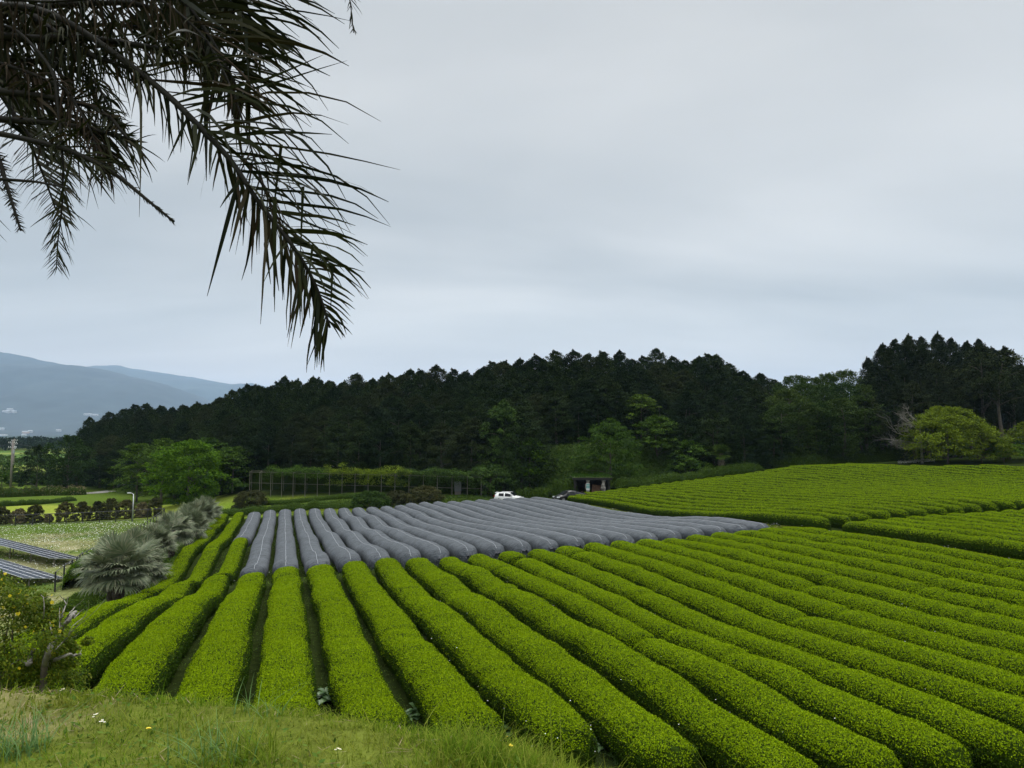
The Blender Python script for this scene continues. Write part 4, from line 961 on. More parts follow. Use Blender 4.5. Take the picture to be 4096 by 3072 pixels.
leafy_bank('bramble', [at(185, 930, 55)[:2], at(205, 930, 58)[:2], at(225, 930, 63)[:2]], 2.4, 1.7, M['maple'], 'fresh green climbing weeds left of the nearest fan palm', 'bramble', 11, leaf=.12, dens=120)
leafy_bank('bank_shrubs', [at(1195, 930, 105.5)[:2], at(1218, 930, 105)[:2], at(1238, 930, 106)[:2]], 2.2, 2.6, M['bush'], 'leafy shrub on the slope just left of the dugout shed', 'shrub', 12, leaf=.22, dens=60)
leafy_bank('bank_shrubs', [at(1118, 930, 109)[:2], at(1150, 930, 108)[:2], at(1190, 930, 107)[:2]], 2.4, 1.6, M['bush'], 'low leafy growth on the slope behind the white car', 'shrub', 13, leaf=.22, dens=60)
leafy_bank('bank_shrubs', [at(1325, 930, 106)[:2], at(1400, 930, 107.5)[:2], at(1480, 930, 109.5)[:2], at(1560, 930, 112)[:2], at(1640, 930, 115.5)[:2]], 3.0, 2.0, M['bush'], 'dark leafy undergrowth edging the far left ends of the right block', 'undergrowth', 14, leaf=.22, dens=55)
leafy_bank('bank_shrubs', [at(1660, 930, 119)[:2], at(1740, 930, 121)[:2], at(1830, 930, 124)[:2], at(1960, 930, 127)[:2]], 3.0, 2.2, M['decid'], 'dark undergrowth at the foot of the broadleaved trees and grove', 'undergrowth', 15, leaf=.24, dens=50)

# ------------------------------------------------------------------ trellis with vines
M['pipe'] = mat_plain('trellis_pipe', (.15, .135, .11), rough=.8, noise=.2)
posts = [192, 265, 346, 427, 510, 598, 688, 777, 869, 964, 1060, 1157, 1257, 1360, 1465, 1568, 1676, 1788, 1890]
e0 = at((900 + 192 / 1.8433) / 1.8517, 930, 118); te = empty('trellis', (e0[0], e0[1], gz(e0[0], e0[1])), 0, 'long pipe trellis standing in front of the wood, its roof grown over with vines', 'trellis'); o0 = np.array(te.location)
ft = []; bt = []
for i, px_ in enumerate(posts):
    vx = (900 + px_ / 1.8433) / 1.8517; Y = 118 - 9.0 * (px_ - 192) / (1890 - 192)
    p = at(vx, 930, Y); g_ = gz(p[0], p[1]); hh_ = 2.75
    ztop = -9.75 + 2.9 - .25 * i / 18
    q = np.array([p[0], p[1], g_]) - o0; tz = ztop - o0[2]
    MB().tube([q - [0, 0, .1], [q[0], q[1], tz + .1]], .045, 6).build('post', M['pipe'], te); ft.append([q[0], q[1], tz])
    p2 = at(vx + 4, 930, Y + 3.6); g2 = gz(p2[0], p2[1]); q2 = np.array([p2[0], p2[1], g2]) - o0
    MB().tube([q2 - [0, 0, .1], [q2[0], q2[1], tz + .15]], .028, 6).build('post', M['pipe'], te); bt.append([q2[0], q2[1], tz])
ft = np.array(ft); bt = np.array(bt)
MB().tube(ft, .028, 5).build('rail', M['pipe'], te); MB().tube(bt, .025, 5).build('rail', M['pipe'], te)
mid_ = ft.copy(); mid_[:, 2] -= 1.75; MB().tube(mid_, .022, 5).build('rail', M['pipe'], te)
cm = MB()
for a, b in zip(ft, bt): cm.tube([a, b], .035, 4)
cm.build('roof_bars', M['pipe'], te)
M['vine_y'] = mat_leaf('vine_leaf_fresh', [(.09, .14, .012), (.14, .20, .016), (.20, .26, .025)], trans=.3)
def vine(i0, i1, mat, seed, up, hang, label, dens=900, leaf=.22):
    rng = np.random.default_rng(seed); C = []
    n = int(dens / 9)
    for _ in range(n):
        u = rng.uniform(i0, i1); k = int(u); k = min(k, len(ft) - 2); f = u - k; w_ = rng.random() ** 1.4
        p = (ft[k] * (1 - f) + ft[k + 1] * f) * (1 - w_) + (bt[k] * (1 - f) + bt[k + 1] * f) * w_ + o0
        dz = rng.uniform(.05, up) * (.75 + .35 * float(vnoise(u * 1.3, seed))) if rng.random() < .72 else -rng.uniform(0, hang) * (.5 + .6 * abs(vnoise(u * 2.1, seed + 1)))
        C.append(p + [0, -.4, dz - .15])
    C = np.array(C); V, Q = clump_leaves(C, np.full(len(C), .75), np.full(len(C), .34), 36, leaf, rng, flat=.6, center=C.mean(0) - [0, 0, 4])
    o = C[0]; return tag(link('vine', mesh_np('vine', V - o, Q, mats=[mat]), loc=tuple(o)), label, 'vine')
vine(1.6, 6.9, M['vine_d'], 1, 1.3, .6, 'dark green vine canopy over the left third of the trellis', 1500)
vine(6.7, 13.0, M['vine_y'], 2, 1.7, 2.2, 'yellow-green vine canopy over the middle of the trellis', 2300)
vine(12.2, 18, M['ivy'], 3, 1.6, 2.2, 'dense glossy vine covering the right end of the trellis', 2600)
leafy_bank('understorey', [at(535, 930, 123.5)[:2], at(700, 930, 119.5)[:2], at(900, 930, 115.8)[:2], at(1040, 930, 113.5)[:2]], 1.6, 3.0, M['hinoki'], 'near-black leafy bank added to deepen the shade behind the trellis', 'undergrowth', 21, leaf=.3, dens=30)  # dark leaf bank added to make the space behind the trellis look shaded
x, y = at(1062, 930, 111.5)[:2]; 
cr, tr = tree_mesh('round', 4.9, 8.2, 77, .26, 200, 40, M['ivy'], .0); plant_tree(('vine_thicket', cr, tr), x, y, 1, 1, 0, 'rounded leafy thicket where the trellis meets the open hillside behind the white car', 'thicket')
x, y = at((900 + 1718 / 1.8433) / 1.8517, 930, 112.2)[:2]; e = empty('metal_cabinet', (x, y, gz(x, y) + .5), .3, 'small grey metal cabinet under the right part of the trellis', 'cabinet')
MB().box((0, 0, .75), (1.0, .6, 1.5)).build('body', mat_plain('cabinet_grey', (.16, .17, .17), rough=.5), e); MB().box((-.25, -.31, .75), (.46, .02, 1.36)).build('door', mat_plain('cabinet_door', (.19, .2, .2), rough=.5), e); MB().box((.25, -.31, .75), (.46, .02, 1.36)).build('door', bpy.data.materials['cabinet_door'], e)
MB().box((0, 0, -.3), (.9, .5, .6)).build('plinth', M['concrete'], e)

# ------------------------------------------------------------------ solar tables
def mat_pv():
    m, t, b = mat_new('solar_glass'); tc = t.nodes.new('ShaderNodeTexCoord')
    br = t.nodes.new('ShaderNodeTexBrick'); br.offset = 0; br.inputs['Scale'].default_value = 1; br.inputs['Color1'].default_value = (.012, .016, .045, 1); br.inputs['Color2'].default_value = (.015, .02, .05, 1); br.inputs['Mortar'].default_value = (.06, .065, .09, 1)
    br.inputs['Mortar Size'].default_value = .006; br.inputs['Brick Width'].default_value = .16; br.inputs['Row Height'].default_value = .16; t.links.new(tc.outputs['Object'], br.inputs['Vector']); t.links.new(br.outputs[0], b.inputs['Base Color'])
    b.inputs['Roughness'].default_value = .12; b.inputs['Specular IOR Level'].default_value = .6; return m
M['pv'] = mat_pv(); M['alu'] = mat_plain('panel_frame', (.62, .64, .66), rough=.4, metal=.4)
def solar(corner, n, label, nr=4):
    """corner = near right corner; table runs to the left and tips away from the camera"""
    u = np.array([-.80, .60]); w = np.array([.60, .80]); lw, ll = 3.02 / nr, 1.30
    e = empty('solar_array', (corner[0], corner[1], gz(corner[0], corner[1])), 0, label, 'solar array', 'solar panel tables on the meadow'); o = np.array([corner[0], corner[1], gz(corner[0], corner[1])])
    zN, zF = corner[2], corner[2] - .5
    def P(a, c, dz=0):   # a along, c across 0..3
        xy = np.array(corner[:2]) + u * a + w * c; return np.array([xy[0], xy[1], zN + (zF - zN) * c / 3.02 + dz]) - o
    fr = None
    proto = None
    for i in range(n):
        for j in range(nr):
            a0, a1 = i * ll + .02, (i + 1) * ll - .02; c0, c1 = j * lw + .015, (j + 1) * lw - .015
            b = MB(); q = [P(a0, c0, .03), P(a1, c0, .03), P(a1, c1, .03), P(a0, c1, .03), P(a0, c0), P(a1, c0), P(a1, c1), P(a0, c1)]
            cen = np.mean(q, 0); b.add(np.array(q) - cen, [(0, 3, 2, 1), (4, 5, 6, 7), (0, 1, 5, 4), (1, 2, 6, 5), (2, 3, 7, 6), (3, 0, 4, 7)])
            if i < 24:
                if proto is None: proto = b.mesh('frame', [M['alu']]); g = MB(); ins = .045; q2 = [P(a0 + ins, c0 + ins, .034), P(a1 - ins, c0 + ins, .034), P(a1 - ins, c1 - ins, .034), P(a0 + ins, c1 - ins, .034)]; g.add(np.array(q2) - cen, [(0, 3, 2, 1)]); pg = g.mesh('glass', [M['pv']])
                ob = link('panel', proto, e, tuple(cen)); link('glass', pg, ob)
    for i in range(0, n + 1, 4):
        a = i * ll
        for c, nm in ((.5, 'leg'), (2.5, 'leg')):
            p = P(a + .3, c); wz = gz(*(p[:2] + o[:2])) - o[2]
            MB().tube([[p[0], p[1], wz - .1], p - [0, 0, .03]], .05, 6).build('leg', M['pipe'], e)
    bm_ = MB()
    for c in (.5, 2.5): bm_.tube([P(0, c, -.06), P(n * ll, c, -.06)], .05, 4)
    for i in range(0, n + 1, 3): bm_.tube([P(i * ll + .3, .05, -.05), P(i * ll + .3, 2.97, -.05)], .045, 4)
    bm_.build('beams', M['galv'], e)
solar((-41.0, 63.8, -11.3), 22, 'far solar table, the upper of two rows of blue-black panels at the left edge')
solar((-37.4, 55.2, -11.3), 20, 'near solar table, the lower and glossier of the two at the left edge')

# ------------------------------------------------------------------ dugout shed in the slope
M['stonedark'] = mat_plain('dark_wall', (.035, .033, .03), noise=.5, nscale=2, rough=1, bump=.8)
M['log'] = mat_plain('weathered_log', (.20, .185, .165), noise=.75, nscale=2.2, rough=.95, bump=1.0)
M['plank'] = mat_plain('red_brown_plank', (.20, .11, .065), noise=.35, nscale=5, rough=.85)
M['cream'] = mat_plain('dark_beam', (.022, .021, .019), rough=.9, noise=.4, bump=.5)
px0 = at(1243, 930, 105); px1 = at(1313, 930, 105); x, y = px0[0], 105.0; z0 = -9.75; wS = px1[0] - px0[0]
e = empty('dugout_shed', (x, y, z0), 0, 'dark open-fronted dugout shed with a flat grass-topped roof set into the slope', 'shed')
MB().box((wS / 2, 1.6, 2.72), (wS + .9, 5.0, .26)).build('roof_slab', M['cream'], e)
for nm, c, d in (('wall', (wS / 2, 3.9, 1.1), (wS + .4, .3, 2.9)), ('wall', (-.1, 1.9, 1.1), (.35, 4.0, 2.9)), ('wall', (wS + .1, 1.9, 1.1), (.35, 4.0, 2.9))): MB().box(c, d).build(nm, M['stonedark'], e)
MB().box((wS / 2, 1.8, -.35), (wS, 4.2, .3)).build('floor', M['stonedark'], e)
for k, fx_ in enumerate(((1268 - 1243) / 70 * wS, (1302 - 1243) / 70 * wS)):
    pm = MB(); zz = np.linspace(-.5, 2.5, 14); rr_ = .30 + .07 * np.sin(zz * 5 + k) + .04 * np.sin(zz * 11); pm.tube(np.c_[fx_ + .05 * np.sin(zz * 3), 0 * zz - .45, zz], rr_, 9); po = pm.build('post', M['log'], e)
    if k == 0:
        MB().box((fx_, -.80, 1.55), (.50, .03, 1.0)).build('notice', mat_plain('notice_white', (.55, .58, .55), rough=.7), po)
        s_ = MB(); [s_.box((fx_, -.822, 1.55 + q), (.48, .012, .13)) for q in (-.12, .1, .32)]; s_.build('stripe', mat_plain('teal_stripe', (.02, .24, .22), rough=.7), po)
pb = empty('wooden_pallet', (x + (1285 - 1243) / 70 * wS, y + .3, z0 - .2), 0, 'reddish brown wooden board leaning inside the dugout shed between its posts', 'pallet')
for q in range(5): MB().box((-.5 + q * .26, .2, 1.0), (.22, .05, 1.9), tilt=-.25).build('board', M['plank'], pb)
MB().box((.02, .18, .5), (1.3, .06, .1), tilt=-.25).build('batten', M['plank'], pb); pb.rotation_euler = (0, .14, 0)
lb_ = MB(); rr_ = np.random.default_rng(3)
for q in range(14): lb_.tube([(rr_.uniform(-.5, .5), .2, rr_.uniform(.1, 1.0)), (rr_.uniform(-.4, .6), 1.1, rr_.uniform(.1, 1.0))], .09, 6)
o = lb_.build('log_pile', M['plank'], loc=(x + .75, y + .2, z0 - .2)); tag(o, 'small pile of cut logs at the left inside the dugout shed', 'log pile')
rng = np.random.default_rng(4); k = 2600; P = np.c_[rng.uniform(x - .5, x + wS + .5, k), rng.uniform(y - .95, y + 4.2, k), z0 + 2.92 + rng.random(k) * .22]
V, Q = leaves(P, rnd_dir(k, rng) * .6 + [0, 0, 1], rnd_dir(k, rng), .3, .07); sl_ = MB(); sl_.box((wS / 2, 1.6, 2.93), (wS + 1.0, 5.1, .07)); so = sl_.build('roof_turf', mat_plain('turf', (.06, .09, .02), noise=.5, nscale=3, rough=1), e)
link('grass_tuft', mesh_np('grass_tuft', V - np.array([x, y, z0]), Q, mats=[M['maple_d']]), so)

# ------------------------------------------------------------------ cars
M['rubber'] = mat_plain('tyre_rubber', (.02, .02, .02), rough=.8); M['carglass'] = mat_plain('tinted_glass', (.010, .012, .014), rough=.2, spec=.3)
M['white'] = mat_plain('white_car_paint', (.80, .80, .79), rough=.25, coat=.6); M['blackpaint'] = mat_plain('black_car_paint', (.006, .006, .007), rough=.3, coat=.15, spec=.3); M['trim'] = mat_plain('black_plastic_trim', (.02, .02, .021), rough=.6)
M['rim'] = mat_plain('alloy_rim', (.25, .25, .26), rough=.35, metal=.8); M['lens'] = mat_plain('head_lamp_lens', (.75, .78, .80), rough=.1, spec=.8); M['redlens'] = mat_plain('tail_lamp_lens', (.35, .01, .01), rough=.2)
def car(name, loc, rz, st, wheels, r, hw, paint, label, cab, side_trim=True, rail=False):
    """st rows: x, zbottom, zbelt, ztop, half-width lower, half-width top. Nose at +x."""
    e = empty(name, loc, rz, label, 'car')
    st = np.array(st, float); X = np.linspace(st[0, 0], st[-1, 0], 49); I = [np.interp(X, st[:, 0], st[:, c]) for c in range(1, 6)]
    zb, zl, zt, wl, wt = I; wl = wl * hw; wt = wt * hw
    def ring(o=0.0):
        y = np.stack([0 * wl, wl * .92, wl + o, wl + o, wl * .965 + o, wt + o, wt * .78, 0 * wl], 1)
        z = np.stack([zb, zb, zb + .12, zl - .18, zl, np.maximum(zt - .07, zl), zt + o, zt + .025 + o], 1)
        a = np.stack([np.repeat(X[:, None], 8, 1), y, z], -1); b = a[:, ::-1][:, 1:-1].copy(); b[..., 1] *= -1
        return np.concatenate([a, b], 1)
    G = ring(); n, m_ = G.shape[:2]
    Gc = np.concatenate([G, G[:, :1]], 1); b = MB(); b.add(Gc.reshape(-1, 3), grid_quads(n, m_ + 1))
    for r_ in (0, n - 1):
        c = G[r_].mean(0); b.add(np.vstack([G[r_], c]), t=[(q, (q + 1) % m_, m_) if r_ else ((q + 1) % m_, q, m_) for q in range(m_)])
    b.build('body', paint, e, True)
    O = ring(.012)
    def patch(nm, x0, x1, cols, inset=.07, mat=M['carglass']):
        idx = np.where((X >= x0) & (X <= x1))[0]; P = []
        for i in idx:
            p, q = O[i, cols[0]], O[i, cols[1]]; P.append([p + (q - p) * inset, p + (q - p) * (1 - inset)])
        P = np.array(P); b = MB(); b.add(P.reshape(-1, 3), grid_quads(len(idx), 2)); b.build(nm, mat, e)
    for (x0, x1) in cab['side']:
        patch('side_window', x0, x1, (4, 5)); patch('side_window', x0, x1, (9, 8) if False else (len(O[0]) - 4, len(O[0]) - 5))
    for nm, (xa, za, xb, zb_, ww0, ww1) in cab['screens'].items():
        b = MB(); off = .02; b.add([(xa, -ww0, za + off), (xa, ww0, za + off), (xb, ww1, zb_ + off), (xb, -ww1, zb_ + off)], [(0, 1, 2, 3)]); b.build(nm, M['carglass'], e)
    for wx in wheels:
        for sgn in (-1, 1):
            yy = sgn * (hw - .1)
            MB().tube([(wx, yy - .13 * sgn, r), (wx, yy + .085 * sgn, r)], r * 1.17, 22).build('wheel_arch', M['trim'], e)
            w = MB().tube([(wx, yy - .1, r), (wx, yy + .1, r)], r, 22); wo = w.build('wheel', M['rubber'], e)
            MB().tube([(wx, yy + sgn * .095, r), (wx, yy + sgn * .115, r)], r * .62, 16).build('rim', M['rim'], wo)
            hub_ = MB()
            for a in range(5):
                aa = a * 2 * math.pi / 5; hub_.tube([(wx, yy + sgn * .12, r), (wx + math.cos(aa) * r * .6, yy + sgn * .12, r + math.sin(aa) * r * .6)], .03, 4)
            hub_.build('spokes', M['trim'] if paint is M['white'] else M['rim'], wo)
    for sgn in (-1, 1):
        xn, zn, xt, ztl = cab['lamps']
        MB().box((xn, sgn * hw * .70, zn), (.42, .30, .13), rz=-sgn * .5).build('headlight', M['lens'], e)
        MB().box((xt, sgn * hw * .74, ztl), (.22, .34, .16), rz=sgn * .4).build('tail_light', M['redlens'], e)
        MB().box((cab['mirror'][0], sgn * (hw + .10), cab['mirror'][1]), (.16, .2, .14)).build('mirror', paint, e)
        if side_trim: MB().box((sum(wheels) / 2, sgn * (hw + .005), .30), (wheels[1] - wheels[0] - 2.2 * r, .03, .20)).build('sill', M['trim'], e)
        if rail: MB().box((-.35, sgn * hw * .70, cab['roof'] + .02), (1.7, .04, .05)).build('roof_rail', paint, e)
    MB().box((st[-1, 0] - .03, 0, .42), (.1, hw * 1.3, .26)).build('grille', M['trim'], e)
    MB().box((st[-1, 0] + .0, 0, .48), (.04, .34, .14)).build('number_plate', M['lens'], e)
    MB().box((st[0, 0] + .02, 0, .5), (.1, hw * 1.5, .22)).build('rear_bumper', M['trim'], e)
    MB().box((cab['spoiler'][0], 0, cab['spoiler'][1]), (.34, hw * 1.35, .06)).build('spoiler', paint, e)
    return e
xw, yw = at(1099, 930, 105.5)[:2]
car('white_car', (xw, yw, gz(xw, yw) + .02), R(-14), [(-2.02, .45, .80, .86, .86, .70), (-1.95, .30, .95, 1.22, .95, .70), (-1.7, .24, .98, 1.42, 1, .72), (-1.2, .22, .96, 1.50, 1, .74), (-.2, .22, .92, 1.52, 1, .76), (.3, .22, .90, 1.45, 1, .74), (.75, .22, .90, 1.16, 1, .76), (1.05, .22, .96, 1.02, 1, .80), (1.6, .24, .90, .95, .97, .78), (1.95, .28, .78, .82, .88, .70), (2.08, .35, .66, .68, .74, .60)],
    (-1.28, 1.28), .35, .88, M['white'], 'white compact SUV with tinted windows parked behind the netted rows', dict(side=[(-1.38, -.50), (-.46, .78)], screens={'windscreen': (1.02, 1.04, .38, 1.49, .66, .60), 'rear_window': (-2.0, 1.0, -1.72, 1.42, .62, .55)}, lamps=(1.86, .76, -1.93, .98), mirror=(.62, 1.05), roof=1.52, spoiler=(-1.80, 1.47)), rail=True)
xb_, yb_ = at(1229, 930, 99.5)[:2]
car('black_car', (xb_, yb_, gz(xb_, yb_) + .02), R(180 + 24), [(-2.25, .45, .86, .90, .84, .66), (-2.15, .30, .95, 1.10, .92, .68), (-1.6, .22, .95, 1.20, 1, .70), (-.9, .2, .93, 1.38, 1, .70), (-.1, .2, .90, 1.47, 1, .72), (.35, .2, .88, 1.44, 1, .72), (.9, .2, .86, 1.18, 1, .74), (1.35, .2, .84, .95, 1, .80), (1.85, .22, .76, .82, .95, .74), (2.15, .26, .62, .66, .84, .62), (2.27, .32, .52, .54, .70, .52)],
    (-1.32, 1.38), .33, .88, M['blackpaint'], 'black liftback car parked by the dugout shed at the edge of the tea rows', dict(side=[(-1.35, -.62), (-.55, .32), (.38, .85)], screens={'windscreen': (1.38, .97, .48, 1.42, .66, .60), 'rear_window': (-1.95, 1.15, -.75, 1.44, .60, .55)}, lamps=(2.02, .66, -2.12, .86), mirror=(.72, 1.0), roof=1.47, spoiler=(-2.1, 1.14)), side_trim=False)

# ------------------------------------------------------------------ foreground helpers
def hit(vx, vy, ymax=200):
    """where the line of sight through a view pixel meets the ground"""
    r = ray(*V2(vx, vy)); Y = np.geomspace(1.5, ymax, 900); P = (r / r[1])[None] * Y[:, None]
    b = np.where(P[:, 2] < ground(P[:, 0], P[:, 1]))[0]
    return P[b[0]] if len(b) else P[-1]

# ------------------------------------------------------------------ date palm overhanging the picture from the left
M['frond'] = mat_leaf('palm_leaflet', [(.006, .009, .003), (.012, .016, .004), (.020, .023, .005), (.034, .023, .012)], trans=.08, rough=.6, spec=.08)
M['frond_dry'] = mat_leaf('dry_palm_leaflet', [(.016, .012, .008), (.030, .022, .015), (.055, .042, .030)], trans=.06, rough=.8, spec=.05)
M['rachis'] = mat_plain('palm_rachis', (.010, .009, .006), rough=.8, noise=.3, spec=.2)
SCL = 2.119
crown_c = at(-350 / SCL, 130 / SCL, 3.5)
pe_base = np.array([crown_c[0] - .10, crown_c[1], gz(crown_c[0], crown_c[1])])
palm = empty('date_palm', tuple(pe_base), 0, 'feather-leaved palm hanging dark ragged fronds into the upper left of the picture', 'date palm')
def frond(ctrl, n, LA, LB, seed, angA=48, angB=48, mat='frond', w=.020, droop=.28, start=.0, rr=.016, stub=None, jit=.16):
    """ctrl: photo crop positions with distance; LA/LB leaflet length along the rachis on either side"""
    rng = np.random.default_rng(seed)
    P = np.array([at(c[0] / SCL, c[1] / SCL, c[2]) for c in ctrl]); t0 = np.linspace(0, 1, len(P))
    # smooth curve
    tt = np.linspace(0, 1, 60); C = np.stack([np.interp(tt, t0, P[:, i]) for i in range(3)], -1)
    for _ in range(6): C[1:-1] = (C[:-2] + 2 * C[1:-1] + C[2:]) / 4
    T = unit(np.gradient(C, axis=0)); view = unit(C)
    tl = np.linspace(start, 1, int(n * .8)); V = []; Q = []
    for sgn, LL, ang in ((1, LA, angA), (-1, LB, angB)):
        if LL is None: continue
        LL = np.array(LL, float)
        for t in tl:
            if rng.random() < .12: continue
            i = min(58, t * 59); k = int(i); f = i - k; p = C[k] * (1 - f) + C[k + 1] * f; Tn = T[k]
            L = np.interp(t, np.linspace(0, 1, len(LL)), LL) * rng.uniform(.72, 1.15)
            if L < .008: continue
            if stub and stub[0] < t < stub[1]: L = rng.uniform(.012, .035)
            nf = unit(-view[k] + .35 * rng.normal(0, 1, 3)); S = unit(np.cross(Tn, nf)) * -sgn
            a = math.radians(ang + rng.normal(0, 9) - 14 * t); d = unit(Tn * math.cos(a) + S * math.sin(a) + nf * rng.normal(.0, .32))
            m_ = 5; q = p.copy(); pts = [q.copy()]; dr = droop * rng.uniform(.1, 2.6) * (1 if L > .1 else .2)
            for s_ in range(m_):
                d = unit(d + np.array([0, 0, -dr / m_ * (.6 + .5 * s_)]) + rng.normal(0, .05, 3)); q = q + d * L / m_; pts.append(q.copy())
            if rng.random() < .16 and L > .2:   # broken, hanging leaflet
                kk = rng.integers(1, 4); d = unit(np.array([rng.normal(0, .15), rng.normal(0, .15), -1])); 
                for s_ in range(kk, m_ + 1): pts[s_] = pts[s_ - 1] + d * L / m_
            wid = w * .62 * rng.uniform(.6, 1.3) * np.array([.5, 1, .95, .75, .45, .10]) * min(1, .5 + L * 1.6)
            b = len(V); wa = unit(np.cross(d, view[k]) + rng.normal(0, .45, 3))
            for s_ in range(m_ + 1): V += [pts[s_] - wa * wid[s_] / 2, pts[s_] + wa * wid[s_] / 2]
            Q += [(b + 2 * s_, b + 2 * s_ + 1, b + 2 * s_ + 3, b + 2 * s_ + 2) for s_ in range(m_)]
    V = np.array(V) - pe_base if V else None
    rb = MB(); rb.tube(C - pe_base, np.linspace(rr, rr * .25, 60), 6)
    if V is not None:
        o = link('frond', mesh_np('frond', V, np.array(Q), mats=[M[mat]]), palm); rb.build('rachis', M['rachis'], o, True)
    else: rb.build('frond', M['rachis'], palm, True)
c0 = (-350, 130, 3.5)
frond([c0, (0, 0, 3.3), (250, 60, 3.2), (420, 170, 3.15), (640, 330, 3.1), (800, 460, 3.05), (950, 620, 3.0), (1060, 730, 3.0), (1150, 880, 2.95), (1240, 1000, 2.95), (1330, 1110, 2.9), (1410, 1230, 2.9), (1465, 1350, 2.9), (1510, 1500, 2.9)], 120,
      [.2, .3, .50, .74, .78, .74, .64, .48, .30, .20, .10], [.1, .15, .2, .24, .26, .26, .30, .34, .34, .30, .20], 1, 58, 44, rr=.020, start=.3, w=.026, droop=.42)
frond([c0, (100, -180, 3.4), (640, -60, 3.25), (800, 40, 3.2), (950, 180, 3.15), (1060, 400, 3.1), (1140, 640, 3.05), (1200, 860, 3.0), (1290, 1040, 3.0)], 46, [.3, .4, .55, .62, .6, .5, .2], [.1, .15, .2, .2, .2, .15, .1], 2, 32, 40, mat='frond_dry', w=.016, rr=.009, start=.35)
frond([c0, (0, -300, 3.5), (450, -250, 3.4), (700, -120, 3.35), (860, 20, 3.3), (970, 180, 3.25), (1050, 330, 3.2), (1120, 470, 3.2)], 92, [.3, .5, .68, .72, .72, .62, .45, .2], [.2, .25, .3, .3, .28, .2, .15], 3, 58, 45, start=.42, w=.036, rr=.018)
frond([c0, (200, -420, 3.6), (600, -330, 3.5), (850, -180, 3.45), (1000, -60, 3.4), (1100, 60, 3.4), (1190, 200, 3.35)], 84, [.3, .5, .6, .62, .5, .2], [.2, .3, .3, .3, .25, .2], 4, 56, 50, start=.45, w=.032, rr=.016)
frond([c0, (150, -560, 3.8), (700, -520, 3.8), (1150, -350, 3.8), (1480, -150, 3.8), (1600, -30, 3.8), (1618, 150, 3.8)], 34, [.2, .2, .2, .14, .05], [.2, .2, .14, .08, .04], 5, 30, 30, start=.5, w=.018, rr=.010)
frond([c0, (-150, 380, 3.3), (0, 420, 3.2), (200, 440, 3.15), (400, 480, 3.1), (500, 530, 3.05), (590, 640, 3.0)], 90, [.2, .22, .2, .18, .12, .05], [.25, .26, .25, .2, .12, .05], 6, 40, 50, start=.3, w=.024, rr=.024)
frond([c0, (-200, 540, 3.3), (0, 545, 3.2), (300, 570, 3.1), (500, 610, 3.05), (630, 650, 3.0)], 60, [.05, .06, .12, .15, .10], [.10, .22, .30, .30, .15], 7, 30, 34, start=.4, w=.026, rr=.024)
frond([c0, (-200, 590, 3.2), (0, 610, 3.1), (300, 680, 3.0), (450, 750, 2.95), (560, 820, 2.95), (680, 920, 2.9), (797, 1015, 2.9)], 110, [.02, .04, .25, .28, .02, .02, .015], [.02, .03, .25, .25, .012, .012, .012], 8, 35, 40, start=.35, w=.018, rr=.018, stub=(.72, 1.1))
frond([c0, (-200, 815, 3.1), (0, 820, 3.0), (170, 832, 2.95), (315, 862, 2.9)], 26, [.012, .012, .012], [.012, .012, .012], 9, start=.4, w=.012, rr=.013)
frond([c0, (-120, 500, 3.2), (0, 740, 3.1), (40, 880, 3.05), (95, 1055, 3.0)], 90, [.03, .045, .05, .045, .03], [.03, .04, .04, .04, .03], 10, 60, 60, start=.45, w=.014, rr=.018)
frond([c0, (0, 420, 3.3), (90, 570, 3.2), (170, 660, 3.15), (222, 758, 3.1)], 60, [.03, .03, .03], [.03, .03, .03], 11, 60, 60, start=.4, w=.012, rr=.015)
frond([c0, (50, 100, 3.2), (250, 320, 3.1), (272, 560, 3.05), (290, 750, 3.0), (285, 950, 3.0), (264, 1100, 3.0), (258, 1235, 3.0)], 74, [.2, .2, .12, .15, .15, .13, .06], [.2, .2, .12, .15, .15, .12, .06], 12, 40, 40, start=.4, w=.013, rr=.009)
frond([c0, (-150, 150, 3.3), (150, 180, 3.25), (400, 170, 3.2), (650, 210, 3.15), (800, 235, 3.1), (960, 310, 3.05)], 110, [.2, .3, .3, .25, .22, .15], [.2, .30, .30, .26, .2, .12], 13, 50, 60, start=.2, w=.022, droop=.8, rr=.026)
frond([c0, (0, -60, 3.4), (200, 110, 3.3), (400, 250, 3.2), (560, 300, 3.15), (655, 352, 3.1)], 90, [.25, .3, .3, .2, .10], [.25, .3, .25, .2, .10], 14, 50, 50, start=.2, w=.022, rr=.024, droop=.6)
frond([c0, (-100, 60, 3.6), (300, 20, 3.5), (600, 10, 3.45), (850, 80, 3.4), (980, 200, 3.35)], 110, [.3, .35, .35, .3, .15], [.3, .35, .35, .3, .15], 15, 50, 55, start=.15, w=.026, droop=.7, rr=.022)
frond([c0, (-50, -120, 3.7), (350, -100, 3.6), (700, -60, 3.6), (900, 0, 3.55)], 100, [.3, .38, .4, .35], [.35, .4, .4, .35], 16, 50, 60, start=.15, w=.028, droop=.7, rr=.022)
frond([c0, (-100, 260, 3.3), (100, 320, 3.2), (300, 400, 3.1), (420, 600, 3.05), (480, 800, 3.0)], 80, [.2, .25, .2, .2, .12], [.25, .3, .25, .2, .1], 17, 40, 45, mat='frond_dry', start=.25, w=.016, droop=.8, rr=.012)
frond([c0, (50, 380, 3.3), (280, 520, 3.2), (430, 640, 3.15), (560, 760, 3.1)], 60, [.25, .3, .28, .18, .10], [.2, .2, .15, .12, .1], 18, 26, 30, start=.35, w=.028, rr=.013)
frond([c0, (-100, -20, 3.2), (200, 10, 3.1), (500, -10, 3.05), (800, 0, 3.0)], 70, None, [.25, .28, .25, .2], 19, 50, 80, mat='frond_dry', start=.2, w=.015, droop=1.2, rr=.010)
